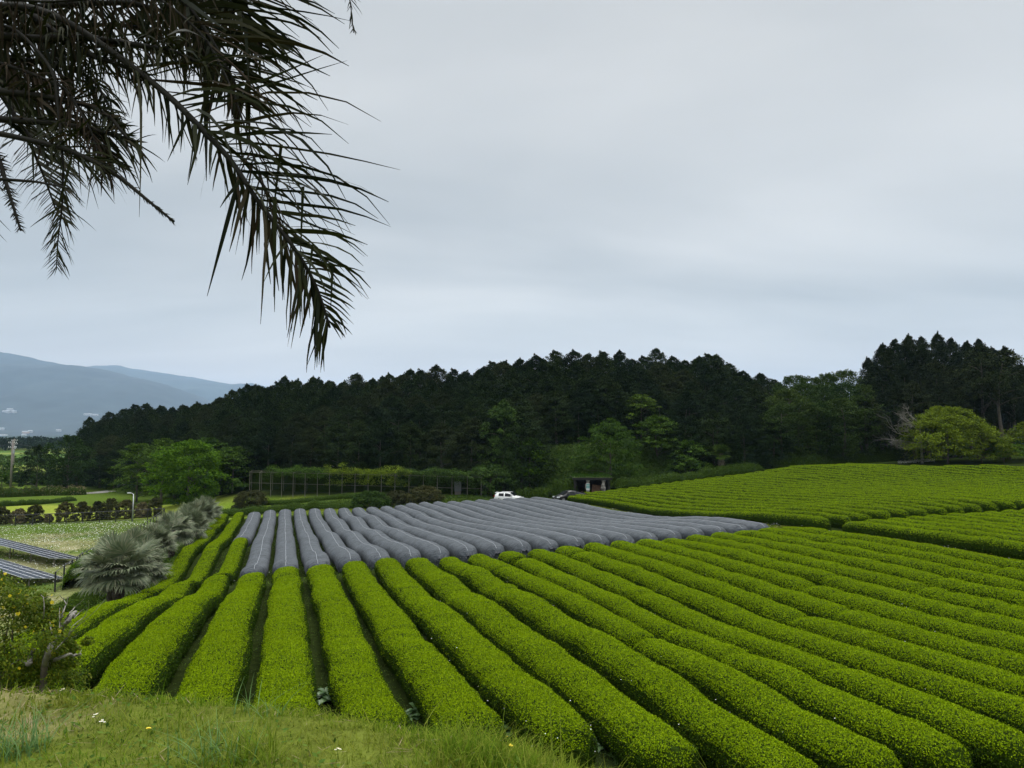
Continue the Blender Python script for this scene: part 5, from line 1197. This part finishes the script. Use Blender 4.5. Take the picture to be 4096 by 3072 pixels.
frond([c0, (-150, 300, 3.4), (50, 270, 3.4), (250, 290, 3.4), (430, 360, 3.35), (540, 560, 3.3)], 90, [.25, .3, .3, .25, .12], [.3, .35, .3, .25, .1], 20, 45, 50, start=.2, w=.024, droop=.6, rr=.02)
frond([c0, (-100, 120, 3.7), (200, 150, 3.7), (450, 110, 3.7), (720, 130, 3.7), (900, 240, 3.7)], 110, [.35, .38, .35, .3, .15], [.35, .4, .35, .3, .15], 21, 50, 55, start=.1, w=.026, droop=.6, rr=.02)
for i, (dx_, dy_, dz_) in enumerate([(-1.6, .6, .3), (-1.5, -.6, -.1), (-.4, 1.7, .6), (-1.2, .2, 1.3), (-.2, -1.4, .7), (-.9, 1.4, -.4)]):   # fronds on the far side of the crown
    rng = np.random.default_rng(60 + i); tt = np.linspace(0, 1, 30)[:, None]; C = crown_c + np.array([dx_, dy_, dz_]) * tt + np.array([0, 0, -1.0]) * tt ** 2 - pe_base
    T = unit(np.gradient(C, axis=0)); V = []; Q = []
    for sgn in (-1, 1):
        for k in np.repeat(np.arange(5, 30), 3):
            S = unit(np.cross(T[k], [0, 0, 1])) * sgn; d = unit(T[k] * .7 + S * .7 + rng.normal(0, .1, 3)); L = .45 * rng.uniform(.7, 1.1) * math.sin(.4 + 2.4 * k / 30); p = C[k] + T[k] * rng.uniform(0, .06)
            q = p + d * L * .6; r_ = q + unit(d + [0, 0, -.5]) * L * .4; wv = np.array([0, 0, .012]) + T[k] * .006; b = len(V)
            V += [p - wv, p + wv, q + wv, q - wv, r_ + wv * .1, r_ - wv * .1]; Q += [(b, b + 1, b + 2, b + 3), (b + 3, b + 2, b + 4, b + 5)]
    o = link('frond', mesh_np('frond', np.array(V), np.array(Q), mats=[M['frond']]), palm); MB().tube(C, np.linspace(.024, .006, 30), 6).build('rachis', M['rachis'], o, True)
cl = crown_c - pe_base; zz = np.linspace(-.2, cl[2] + .1, 40)
MB().tube(np.c_[0 * zz - .02, 0 * zz, zz], .17 + .025 * (np.arange(40) % 2), 12).build('trunk', M['palm_bark'], palm)

# ------------------------------------------------------------------ flowering shrub and dead branches at the left edge
M['gold'] = mat_leaf('golden_leaf', [(.04, .075, .006), (.07, .115, .008), (.11, .155, .010), (.15, .16, .012)], trans=.3, rough=.5)
M['yflower'] = mat_plain('yellow_petal', (.80, .62, .02), rough=.6)
M['wflower'] = mat_plain('white_petal', (.75, .75, .72), rough=.6)
bs = at(20, 1300, 10.8); g0 = gz(bs[0], bs[1])
e = empty('flowering_shrub', (bs[0], bs[1], g0), 0, 'olive green shrub dotted with yellow flowers at the left edge below the solar tables', 'flowering shrub')
rng = np.random.default_rng(9); C = []
for (vx, vy, r_) in [(5, 1296, .28), (50, 1302, .22), (92, 1310, .16), (20, 1325, .32), (-10, 1340, .4), (60, 1350, .38), (110, 1345, .24), (100, 1385, .34), (20, 1390, .42), (-50, 1300, .34), (-60, 1380, .5), (60, 1420, .40), (120, 1430, .26), (10, 1440, .42), (90, 1460, .34), (150, 1455, .20), (-60, 1450, .5), (-120, 1320, .5), (-120, 1420, .5), (40, 1480, .4), (-10, 1500, .4), (150, 1395, .16)]:
    for _ in range(7): C.append([*(at(vx, vy, 10.8 + rng.uniform(-.7, .7)) + rng.normal(0, r_ * .45, 3)), r_])
C = np.array(C); o0 = np.array([bs[0], bs[1], g0])
V, Q = clump_leaves(C[:, :3] - o0, C[:, 3] * .62, C[:, 3] * .5, 150, .055, rng, aspect=.42, center=C[:, :3].mean(0) - o0)
link('foliage', mesh_np('foliage', V, Q, mats=[M['gold']]), e)
fm = MB()
for a in range(5):
    aa = a * 1.257; d = np.array([math.cos(aa), rng.uniform(-.3, .3), math.sin(aa)]) * .017; s_ = np.array([-math.sin(aa), 0, math.cos(aa)]) * .009
    fm.add([d * 0, d + s_, d * 1.3, d - s_], [(0, 1, 2, 3)])
fm = fm.mesh('flower', [M['yflower']])
for _ in range(70):
    c = C[rng.integers(0, 7 * 12)]; p = c[:3] + rnd_dir(1, rng)[0] * c[3] * .85 + np.array([0, -.25, .12]) - o0
    fo = link('flower', fm, e, tuple(p)); fo.rotation_euler = (rng.uniform(-.6, .6), rng.uniform(0, 6), rng.uniform(-.6, .6)); fo.scale = (rng.uniform(.8, 1.3),) * 3
st_ = MB()
for _ in range(26):
    c = C[rng.integers(0, len(C))][:3] - o0; st_.tube([(rng.uniform(-.3, .3), rng.uniform(-.2, .2), -.1), c * [.5, .5, .55] + rng.normal(0, .1, 3), c], [.028, .016, .006], 5, cap=False)
st_.build('stems', M['bark'], e)
KD = lambda x, y, Y=10.6: at((x / 3.318) / 1.8517, (2250 + y / 3.318) / 1.8517, Y)
root = KD(560, 1430, 10.4); gr = gz(root[0], root[1]); db = empty('dead_tree', (root[0], root[1], gr), 0, 'grey dead tree with bare lichen-pale branches standing between the shrub and the tea rows', 'dead tree'); ro = np.array([root[0], root[1], gr])
def limb(pts, r0, r1, mat, Y=10.4, nm='branch'):
    P = np.array([KD(p[0], p[1], Y + .25 * math.sin(i * 1.7 + pts[0][0])) for i, p in enumerate(pts)]) - ro
    tt = np.linspace(0, 1, len(P)); t2 = np.linspace(0, 1, len(P) * 4); C = np.stack([np.interp(t2, tt, P[:, i]) for i in range(3)], -1); C[1:-1] += np.random.default_rng(int(pts[0][0])).normal(0, r0 * .18, C[1:-1].shape)
    MB().tube(C, np.linspace(r0, r1, len(C)) * .72, 7).build(nm, mat, db, True)
MB().tube([(0, 0, -.2), (KD(560, 1430, 10.4) - ro) * .5, KD(590, 1380, 10.4) - ro, KD(640, 1150, 10.4) - ro], [.055, .05, .045, .04], 8).build('trunk', M['bark'], db, True)
limb([(600, 1360), (640, 1180), (720, 1030), (800, 900), (860, 810), (930, 740), (1005, 655)], .062, .035, M['bark_grey'])
for pts, a, b in [([(800, 860), (800, 740), (840, 650), (880, 560), (905, 460)], .020, .006), ([(880, 560), (850, 495), (790, 430)], .012, .004), ([(870, 760), (920, 680), (970, 620), (1000, 590), (1115, 485)], .016, .004), ([(980, 740), (1060, 660), (1110, 620)], .014, .005),
                   ([(585, 1000), (560, 830), (590, 650), (580, 470), (545, 430)], .014, .005), ([(580, 470), (640, 450), (750, 450)], .006, .003), ([(690, 940), (655, 770), (600, 690)], .012, .005), ([(790, 900), (790, 740), (793, 600)], .010, .004),
                   ([(740, 1150), (830, 1060), (940, 1010), (1020, 970)], .014, .004), ([(800, 1120), (900, 980), (960, 840), (1110, 730), (1180, 600), (1175, 500)], .010, .003), ([(760, 1200), (850, 1060), (1000, 860), (1150, 700)], .010, .003), ([(830, 1000), (1100, 790), (1270, 640), (1400, 480)], .007, .002), ([(830, 730), (835, 600)], .009, .004)]:
    limb(pts, a, b, M['bark_grey'])
limb([(610, 1370), (700, 1320), (790, 1270), (920, 1220), (990, 1230), (1072, 1215)], .045, .018, M['bark_grey']); limb([(1040, 1212), (1065, 1130)], .006, .003, M['bark_grey']); limb([(1055, 1212), (1085, 1160)], .006, .003, M['bark_grey'])
limb([(370, 1345), (400, 1240), (455, 1150)], .05, .03, M['bark_grey']); limb([(370, 1345), (260, 1290), (210, 1170), (130, 1090)], .022, .006, M['bark_grey']); limb([(420, 1330), (360, 1350), (250, 1290), (150, 1350)], .020, .006, M['bark_grey'])

# ------------------------------------------------------------------ grass, weeds, flowers
M['grass'] = mat_leaf('grass_blade', [(.055, .12, .006), (.10, .185, .010), (.17, .26, .015), (.28, .30, .05)], trans=.45, big=.5, bigscale=1.6, bigcol=(.23, .22, .035))
M['grass_blue'] = mat_leaf('blue_green_blade', [(.10, .20, .06), (.16, .27, .09)], trans=.35, rough=.5)
M['straw'] = mat_leaf('dry_straw', [(.22, .17, .10), (.32, .26, .16), (.14, .10, .06)], trans=.1, rough=.9)
M['weed'] = mat_leaf('weed_leaf', [(.05, .10, .014), (.08, .145, .02), (.12, .19, .03)], trans=.25)
M['dock'] = mat_leaf('dock_leaf', [(.05, .11, .03), (.07, .145, .04), (.10, .18, .055)], trans=.2, rough=.45, spec=.5)
M['meadow_p'] = mat_leaf('meadow_pale', [(.20, .20, .09), (.28, .26, .13), (.18, .22, .07)], trans=.2, rough=.9)
def blades(P, H, w, rng, lean=.45, seg=3):
    n = len(P); az = rng.uniform(0, 2 * math.pi, n); d = np.c_[np.cos(az), np.sin(az), np.zeros(n)]; s = np.c_[-np.sin(az), np.cos(az), np.zeros(n)]
    ln = rng.uniform(.1, 1, n) * lean; V = np.zeros((n, 2 * seg + 2, 3))
    for k in range(seg + 1):
        t = k / seg; c = P + d * (H * ln * t * t * 1.6)[:, None] + np.array([0, 0, 1]) * (H * (t - .35 * ln * t * t))[:, None]
        ww = (w * (1 - t * .92) * .5)[:, None]; V[:, 2 * k] = c - s * ww; V[:, 2 * k + 1] = c + s * ww
    m_ = 2 * seg + 2; b = np.arange(n)[:, None] * m_
    Q = np.concatenate([b + np.array([[2 * k, 2 * k + 1, 2 * k + 3, 2 * k + 2]]) for k in range(seg)]); return V.reshape(-1, 3), Q
rng = np.random.default_rng(31)
n = 420000; yy = 2.2 + 12.5 * rng.random(n) ** 1.1; xx = rng.uniform(-.95, .70, n) * yy
s_, L_ = xy2sl(xx, yy); dd = np.hypot(xx, yy)
zg = ground(xx, yy); zm_ = mound(xx, yy); on = (zm_ > zg - .45)
pat = fbm2(xx * 1.1, yy * 1.1, 12); dens = np.clip(1.25 - dd / 9, .22, 1) * (1 - .75 * sstep(.12, .35, pat))
keep = on & (rng.random(n) < dens); xx, yy, zg, dd, pat = xx[keep], yy[keep], zg[keep], dd[keep], pat[keep]
tall = fbm2(xx * .8 + 5, yy * .8, 33); H = (.018 + .05 * rng.random(len(xx)) ** 2) * (1 + 1.3 * sstep(.0, .5, tall)) * (1 + .06 * dd); H = H * np.where(rng.random(len(xx)) < .010, 2.6, 1)
V, Q = blades(np.c_[xx, yy, zg - .01], H, .0042 + .0009 * dd, rng, lean=.8)
tag(link('grass', mesh_np('grass', V, Q, mats=[M['grass']])), kind='stuff', label='short rough grass covering the mound in the foreground'); print('blades', len(xx))
n = 26000; yy = 2.2 + 12 * rng.random(n) ** 1.1; xx = rng.uniform(-.95, .70, n) * yy; zg = ground(xx, yy); pat = fbm2(xx * 1.1, yy * 1.1, 12); keep = (mound(xx, yy) > zg - .6) & (rng.random(n) < .12 + .9 * sstep(.08, .35, pat)); xx, yy, zg = xx[keep], yy[keep], zg[keep]
P = np.c_[xx, yy, zg + rng.uniform(.0, .035, len(xx))]; D = rnd_dir(len(xx), rng); D[:, 2] *= .25
V, Q = leaves(P, D, np.tile([0, 0, 1.0], (len(xx), 1)), rng.uniform(.05, .17, len(xx)), .0045); tag(link('dry_straw', mesh_np('dry_straw', V, Q, mats=[M['straw']])), kind='stuff', label='dry cut straw lying in the mound grass')
n = 15000; yy = 2.3 + 11 * rng.random(n); xx = rng.uniform(-.95, .7, n) * yy; zg = ground(xx, yy); keep = (mound(xx, yy) > zg - .5) & (fbm2(xx * 1.6, yy * 1.6, 41) > .05); xx, yy, zg = xx[keep], yy[keep], zg[keep]
P = np.c_[xx, yy, zg + rng.uniform(.01, .06, len(xx))]; V, Q = leaves(P, rnd_dir(len(xx), rng) * [1, 1, .4], rnd_dir(len(xx), rng) * .4 + [0, 0, 1], rng.uniform(.02, .05, len(xx)), .02)
tag(link('weeds', mesh_np('weeds', V, Q, mats=[M['weed']])), kind='stuff', label='small leafy weeds among the mound grass')
for i, (vx, vy, k, h, mt, lab) in enumerate([(20, 1640, 90, .34, 'grass_blue', 'blue-green grass tuft at the bottom left corner'), (540, 1655, 120, .30, 'grass', 'long arching grass tuft at the bottom edge below the fourth tea row'), (470, 1640, 60, .28, 'grass_blue', 'thin grass tuft left of the long arching tuft at the bottom edge'), (800, 1560, 110, .26, 'grass_blue', 'grass tuft on the mound rim below a rounded tea hedge end'), (560, 1545, 20, .24, 'grass_blue', 'few upright blades near the mound rim below the gap between hedges'), (1340, 1655, 50, .45, 'grass_blue', 'tall thin grass at the bottom edge between two tea hedge ends'), (1010, 1640, 70, .26, 'grass', 'yellowish grass tuft at the bottom edge right of the straw patch')]):
    p = hit(vx, vy); PP = np.c_[rng.normal(0, .09, k), rng.normal(0, .07, k), np.zeros(k)]; V, Q = blades(PP, .75 * h * rng.uniform(.5, 1.15, k), np.full(k, .0075), rng, lean=.9, seg=5)
    tag(link('grass_tuft', mesh_np('grass_tuft', V, Q, mats=[M[mt]]), loc=(p[0], p[1], p[2] - .01)), lab, 'grass tuft', 'tall grass tufts on the mound')

def flower_proto(name, white):
    e = empty(name); MB().tube([(0, 0, 0), (.01, 0, .10), (0, .01, .2)], .0022, 4).build('stem', M['weed'], e)
    h = MB()
    if not white:
        for ring_, r in ((0, .022), (1, .016)):
            for a in range(11):
                aa = a * .571 + ring_ * .28; d = np.array([math.cos(aa), math.sin(aa), .25 + .2 * ring_]) * r; s = np.array([-math.sin(aa), math.cos(aa), 0]) * .006; c = np.array([0, .01, .2 + ring_ * .003]); h.add([c, c + d + s, c + d * 1.15, c + d - s], [(0, 1, 2, 3)])
        h.tube([(0, .01, .197), (0, .01, .208)], .009, 8)
        h.build('flower_head', M['yflower'], e)
    else:
        for hx, hy, hz_ in ((0, .01, .2), (.028, .0, .19), (-.024, .012, .185), (.008, -.02, .205)):
            for a in range(10):
                aa = a * .628; d = np.array([math.cos(aa), math.sin(aa), .12]) * .014; s = np.array([-math.sin(aa), math.cos(aa), 0]) * .004; c = np.array([hx, hy, hz_]); h.add([c, c + d + s, c + d * 1.1, c + d - s], [(0, 1, 2, 3)])
        o = h.build('flower_head', M['wflower'], e); c_ = MB(); [c_.tube([(hx, hy, hz_ - .002), (hx, hy, hz_ + .005)], .005, 6) for hx, hy, hz_ in ((0, .01, .2), (.028, .0, .19), (-.024, .012, .185), (.008, -.02, .205))]; c_.build('disc', M['yflower'], o)
    return e
def put_flowers(proto, pts, sc, labf, cat, group):
    for i, (vx, vy) in enumerate(pts):
        p = hit(vx, vy + 6); D_ = p[1]; o = proto if i == 0 else copy_tree(proto); s = sc * random.uniform(.85, 1.15) * (1 + .9 * float(sstep(5.5, 8.5, D_)))
        o.location = (p[0], p[1], p[2]); o.scale = (s, s, s * random.uniform(.7, 1.1)); o.rotation_euler = (random.uniform(-.15, .15), random.uniform(-.15, .15), random.uniform(0, 6)); tag(o, labf(i), cat, group)
Y7 = lambda x, y: ((1400 + x / 1.58) / 1.8517, (2600 + y / 1.58) / 1.8517)
Y6 = lambda x, y: (x / 1.58 / 1.8517, (2550 + y / 1.58) / 1.8517)
ypts = sorted([Y6(928, 690), Y6(1725, 415), Y6(2005, 465)] + [Y7(*p) for p in [(15, 335), (205, 310), (583, 415), (770, 505), (820, 490), (825, 522), (605, 535), (780, 455), (947, 572), (900, 588), (955, 556), (995, 584), (1000, 628), (865, 624), (800, 620), (960, 642), (1010, 695), (1290, 737), (630, 548), (180, 465), (135, 420)]])
put_flowers(flower_proto('yellow_flower', False), ypts, .55, lambda i: f'{ORD[i + 1]} small yellow flower from the left on the mound', 'yellow flower', 'yellow flowers on the grass mound')
wpts = sorted([Y6(465, 300), (None, None)][:1] + [Y6(440, 325), Y6(395, 395), Y6(615, 562), Y6(645, 578), Y6(1825, 445), Y6(1815, 462), Y6(1975, 415), Y6(2120, 800)] + [Y7(*p) for p in [(90, 408), (835, 532), (628, 575)]])
put_flowers(flower_proto('white_flower', True), wpts, .42, lambda i: f'{ORD[i + 1]} small white daisy cluster from the left on the mound', 'white flower', 'white daisies on the grass mound')

def dock_mesh(seed):
    r = np.random.default_rng(seed); V = []; Q = []
    for a in range(11):
        az = a * 2.4 + r.uniform(-.3, .3); d = np.array([math.cos(az), math.sin(az), 0]); s = np.array([-math.sin(az), math.cos(az), 0]); L = r.uniform(.22, .38); w_ = L * .19; el = r.uniform(.4, 1.1)
        b = len(V)
        for k, (t, ww) in enumerate([(0, .15), (.25, .7), (.55, 1), (.8, .8), (1, .08)]):
            c = d * (t * L * math.cos(el * (1 - .4 * t))) + np.array([0, 0, L * (math.sin(el) * t - .55 * t * t)]) + [0, 0, .02]
            V += [c - s * w_ * ww + [0, 0, .02 * ww], c, c + s * w_ * ww + [0, 0, .02 * ww]]
        for k in range(4): Q += [(b + 3 * k, b + 3 * k + 1, b + 3 * k + 4, b + 3 * k + 3), (b + 3 * k + 1, b + 3 * k + 2, b + 3 * k + 5, b + 3 * k + 4)]
    return mesh_np('dock_plant', np.array(V), np.array(Q), mats=[M['dock']])
dk = [dock_mesh(i) for i in range(4)]
dp = sorted([Y7(380, 410), Y7(430, 380), Y7(470, 400), Y7(850, 480), Y7(920, 450), Y7(960, 500), Y7(1020, 470), Y7(1060, 500), Y7(1560, 600), Y7(1600, 560), Y7(1660, 620), Y7(1720, 650), Y7(1740, 610), Y7(1300, 625), Y7(1420, 640), Y7(700, 500), Y6(2060, 350), Y6(2080, 390), (1560, 1640), (1540, 1610), (1590, 1650)])
for i, (vx, vy) in enumerate(dp):
    p = hit(vx, vy + 8); o = link('dock_plant', dk[i % 4], loc=(p[0], p[1], p[2] - .01)); s = random.uniform(1.0, 1.6); o.scale = (s, s, s); o.rotation_euler = (0, 0, random.uniform(0, 6)); tag(o, f'{ORD[i + 1]} broad-leaved blue-green dock plant from the left near the tea hedge ends', 'dock plant', 'dock plants at the hedge ends')

# low cover between rows, on the meadow, on the hillside: nobody could count these
def scatter_cover(name, n, region, leaf, hgt, mat, label, seed, flat=.5):
    r = np.random.default_rng(seed); x, y = region(r, n); z = ground(x, y); P = np.c_[x, y, z + r.random(len(x)) * hgt]; V, Q = leaves(P, rnd_dir(len(x), r) * [1, 1, flat] + [0, 0, .4], rnd_dir(len(x), r) * .6 + [0, 0, .8], leaf * r.uniform(.6, 1.4, len(x)), leaf * .4)
    tag(link(name, mesh_np(name, V, Q, mats=[mat])), kind='stuff', label=label)
def reg_sl(s0, s1, L0, L1, thr=None, f=.5, seed=3):
    def g(r, n):
        s = r.uniform(s0, s1, n); L = r.uniform(L0, L1, n); x, y = sl2xy(s, L)
        if thr is not None: k = fbm2(x * f, y * f, seed) > thr; x, y = x[k], y[k]
        return x, y
    return g
scatter_cover('row_weeds', 60000, reg_sl(-7, 33, 12, 42), .05, .10, M['weed'], 'weeds on the ground between the tea hedges', 51)
scatter_cover('row_weeds', 40000, reg_sl(-6, 36.5, 42, 98), .11, .14, M['weed'], 'weeds between the netted rows', 52)
scatter_cover('strip_grass', 34000, reg_sl(33.4, 36.4, 22, 99), .10, .16, M['grass'], 'grass strip between the netted rows and the right blocks', 53)
scatter_cover('strip_grass', 16000, reg_sl(0, 40, 95.5, 104), .14, .25, M['grass'], 'rough grass beyond the far ends of the netted rows', 54)
scatter_cover('bank_grass', 46000, reg_sl(-14.5, -7, 16, 98), .13, .28, M['weed'], 'rough growth on the bank under the fan palms', 55)
scatter_cover('meadow_grass', 90000, reg_sl(-62, -14, 30, 112, .05, .22, 5), .16, .2, M['weed'], 'meadow plants around the solar tables', 56)
scatter_cover('meadow_grass', 45000, reg_sl(-62, -14, 30, 112, .1, .3, 9), .20, .22, M['meadow_p'], 'dry pale meadow grass around the solar tables', 57)
def reg_hill(b0, b1, t0, t1):
    def g(r, n):
        b = r.uniform(b0, b1, n); Y = np.interp(b, HB[:, 0], HB[:, 1]) + r.uniform(t0, t1, n); return (b - 1106) * 1.8517 / F * Y, Y
    return g
scatter_cover('hillside_growth', 60000, reg_hill(1110, 1560, -1, 17), .30, .40, M['vine_d'], 'ferns and low growth on the open hillside above the shed', 58)
scatter_cover('hillside_growth', 30000, reg_hill(1110, 1560, -1, 17), .32, .9, M['bush'], 'darker low growth on the open hillside above the shed', 59)
scatter_cover('terrace_grass', 42000, lambda r, n: (lambda b, y: ((b - 1106) * 1.8517 / F * y, y))(r.uniform(430, 1090, n), r.uniform(98, 108, n)), .16, .2, M['grass'], 'grass on the terraces below the trellis', 60)
scatter_cover('terrace_weeds', 26000, lambda r, n: (lambda b, y: ((b - 1106) * 1.8517 / F * y, y))(r.uniform(430, 1090, n), r.uniform(102, 109, n)), .26, .45, M['bush'], 'low dark plants on the terraces below the trellis', 61)
def scatter_flowers(name, n, region, size, h, label, seed, mat='wflower'):
    r = np.random.default_rng(seed); x, y = region(r, n); z = ground(x, y); P = np.c_[x, y, z + h * r.uniform(.6, 1.2, len(x))]; V, Q = leaves(P, rnd_dir(len(x), r) * [1, 1, .2], rnd_dir(len(x), r) * .4 + [0, 0, 1], size * r.uniform(.6, 1.3, len(x)), size)
    tag(link(name, mesh_np(name, V, Q, mats=[M[mat]])), kind='stuff', label=label)
scatter_flowers('meadow_flowers', 9000, reg_sl(-62, -14.5, 50, 112, .02, .22, 15), .085, .45, 'white flowers sprinkled over the meadow', 62)
scatter_flowers('meadow_flowers', 3000, reg_sl(-40, -16, 92, 110), .09, .6, 'white flowers along the meadow fence', 66)
scatter_flowers('strip_flowers', 1100, reg_sl(33.6, 36.2, 22, 95, .0, .9, 16), .05, .30, 'white flowers in the strip between the tea blocks', 63)
scatter_flowers('strip_flowers', 260, reg_sl(33.6, 36.2, 22, 60, .1, .9, 17), .05, .28, 'yellow flowers in the strip between the tea blocks', 64, 'yflower')
scatter_flowers('row_flowers', 2600, reg_sl(4, 33, 13, 43, .10, .35, 18), .032, .62, 'small white flowers growing up between the near tea hedges', 65)
scatter_flowers('row_flowers', 900, reg_sl(-4, 33, 43, 95, .05, .35, 19), .05, .28, 'small white flowers between the netted rows', 67)
scatter_flowers('edge_flowers', 1500, reg_hill(1935, 2015, -9, -4), .08, .35, 'white flowers beyond the far edge of the tea field left of the yellow-green tree', 68)

# ------------------------------------------------------------------ far wood and town
r = np.random.default_rng(71); n = 900; b = r.uniform(-120, 420, n); Y = r.uniform(520, 640, n); X = (b - 1106) * 1.8517 / F * Y; zt_ = ground(X, Y)
C = np.c_[X, Y, zt_ + r.uniform(.5, 1, n) * 4.0 + 2.0 + 1.2 * vnoise(b, 3, .06)]
C[:, 2] = np.minimum(C[:, 2], -(13.5) / (F / 1.8517) * Y + r.normal(0, .5, n) + .8 * vnoise(b, 4, .12))
V, Q = clump_leaves(C, np.full(n, 6.0), np.full(n, 4.0), 40, 2.2, r); M['farwood'] = mat_leaf('far_wood', [(.018, .035, .02), (.03, .05, .028)], trans=0, rough=.9, spec=.1)
tag(link('distant_wood', mesh_np('distant_wood', V, Q, mats=[M['farwood']])), kind='stuff', label='dark band of distant wood below the blue mountains')
from mathutils.bvhtree import BVHTree
bvhs = []
for ob in bpy.data.objects:
    if ob.type == 'MESH' and ob.name.startswith('mountain'):
        mv = [v.co[:] for v in ob.data.vertices]; bvhs.append(BVHTree.FromPolygons(mv, [p.vertices[:] for p in ob.data.polygons]))
M['wall_w'] = mat_plain('far_white_wall', (.5, .5, .5), rough=.8); M['wall_p'] = mat_plain('far_pink_wall', (.70, .55, .48), rough=.8); M['roof_g'] = mat_plain('far_grey_roof', (.35, .36, .38), rough=.8)
for i, (vx, vy, w_, d_, h_, mt, lab) in enumerate([(14, 891, 90, 40, 14, 'wall_w', 'left white building of the cluster halfway up the distant mountain foot'), (22, 887, 70, 40, 18, 'wall_w', 'taller white building of the cluster on the distant mountain foot'), (30, 891, 60, 40, 10, 'wall_w', 'right low white building of the cluster on the distant mountain foot'),
        (190, 897, 90, 50, 10, 'wall_w', 'long pale building low on the distant mountain, left one of two'), (204, 898, 100, 50, 9, 'wall_w', 'long pale building low on the distant mountain, right one of two'), (4, 929, 50, 40, 20, 'wall_w', 'pale building at the left edge in the distant town'), (56, 936, 80, 40, 18, 'wall_p', 'pinkish long building in the distant town'), (66, 935, 50, 30, 22, 'wall_w', 'white block behind the pinkish building in the distant town'),
        (52, 942, 50, 30, 8, 'wall_w', 'low white building below the pinkish building in the distant town'), (127, 932, 60, 30, 9, 'wall_w', 'pale building in the distant town nearest the dark wood'), (8, 943, 90, 40, 6, 'wall_w', 'long flat white shed at the left edge above the distant wood')]):
    d = Vector(ray(*V2(vx, vy))).normalized(); best = None
    for bv in bvhs:
        q = bv.ray_cast(Vector((0, 0, 0)), d, 20000)
        if q[0] is not None and (best is None or q[3] < best[3]): best = q
    if best is None or best[3] > 9000:
        p = at(vx, vy, 4300)
    else: p = np.array(best[0])
    sc = p[1] / 9500
    e = empty('far_building', (p[0], p[1], p[2]), 0, lab, 'building', 'buildings of the distant town')
    MB().box((0, 0, -6), (w_ * sc, d_ * sc, h_ * sc + 24)).build('wall', M[mt], e)
    zt2 = -6 + (h_ * sc + 24) / 2; ww, dd2 = w_ * sc / 2 + 2, d_ * sc / 2 + 2
    MB().add([(-ww, -dd2, zt2), (ww, -dd2, zt2), (ww, dd2, zt2), (-ww, dd2, zt2), (-ww, 0, zt2 + 5), (ww, 0, zt2 + 5)], [(0, 1, 5, 4), (2, 3, 4, 5), (0, 3, 2, 1)], [(0, 4, 3), (1, 2, 5)]).build('roof', M['roof_g'], e)
bpy.context.view_layer.update()

print('CONIFERS', len([o for o in bpy.data.objects if o.get('category') in ('conifer',)]), 'cedar', len([o for o in bpy.data.objects if o.get('category') == 'cedar']))
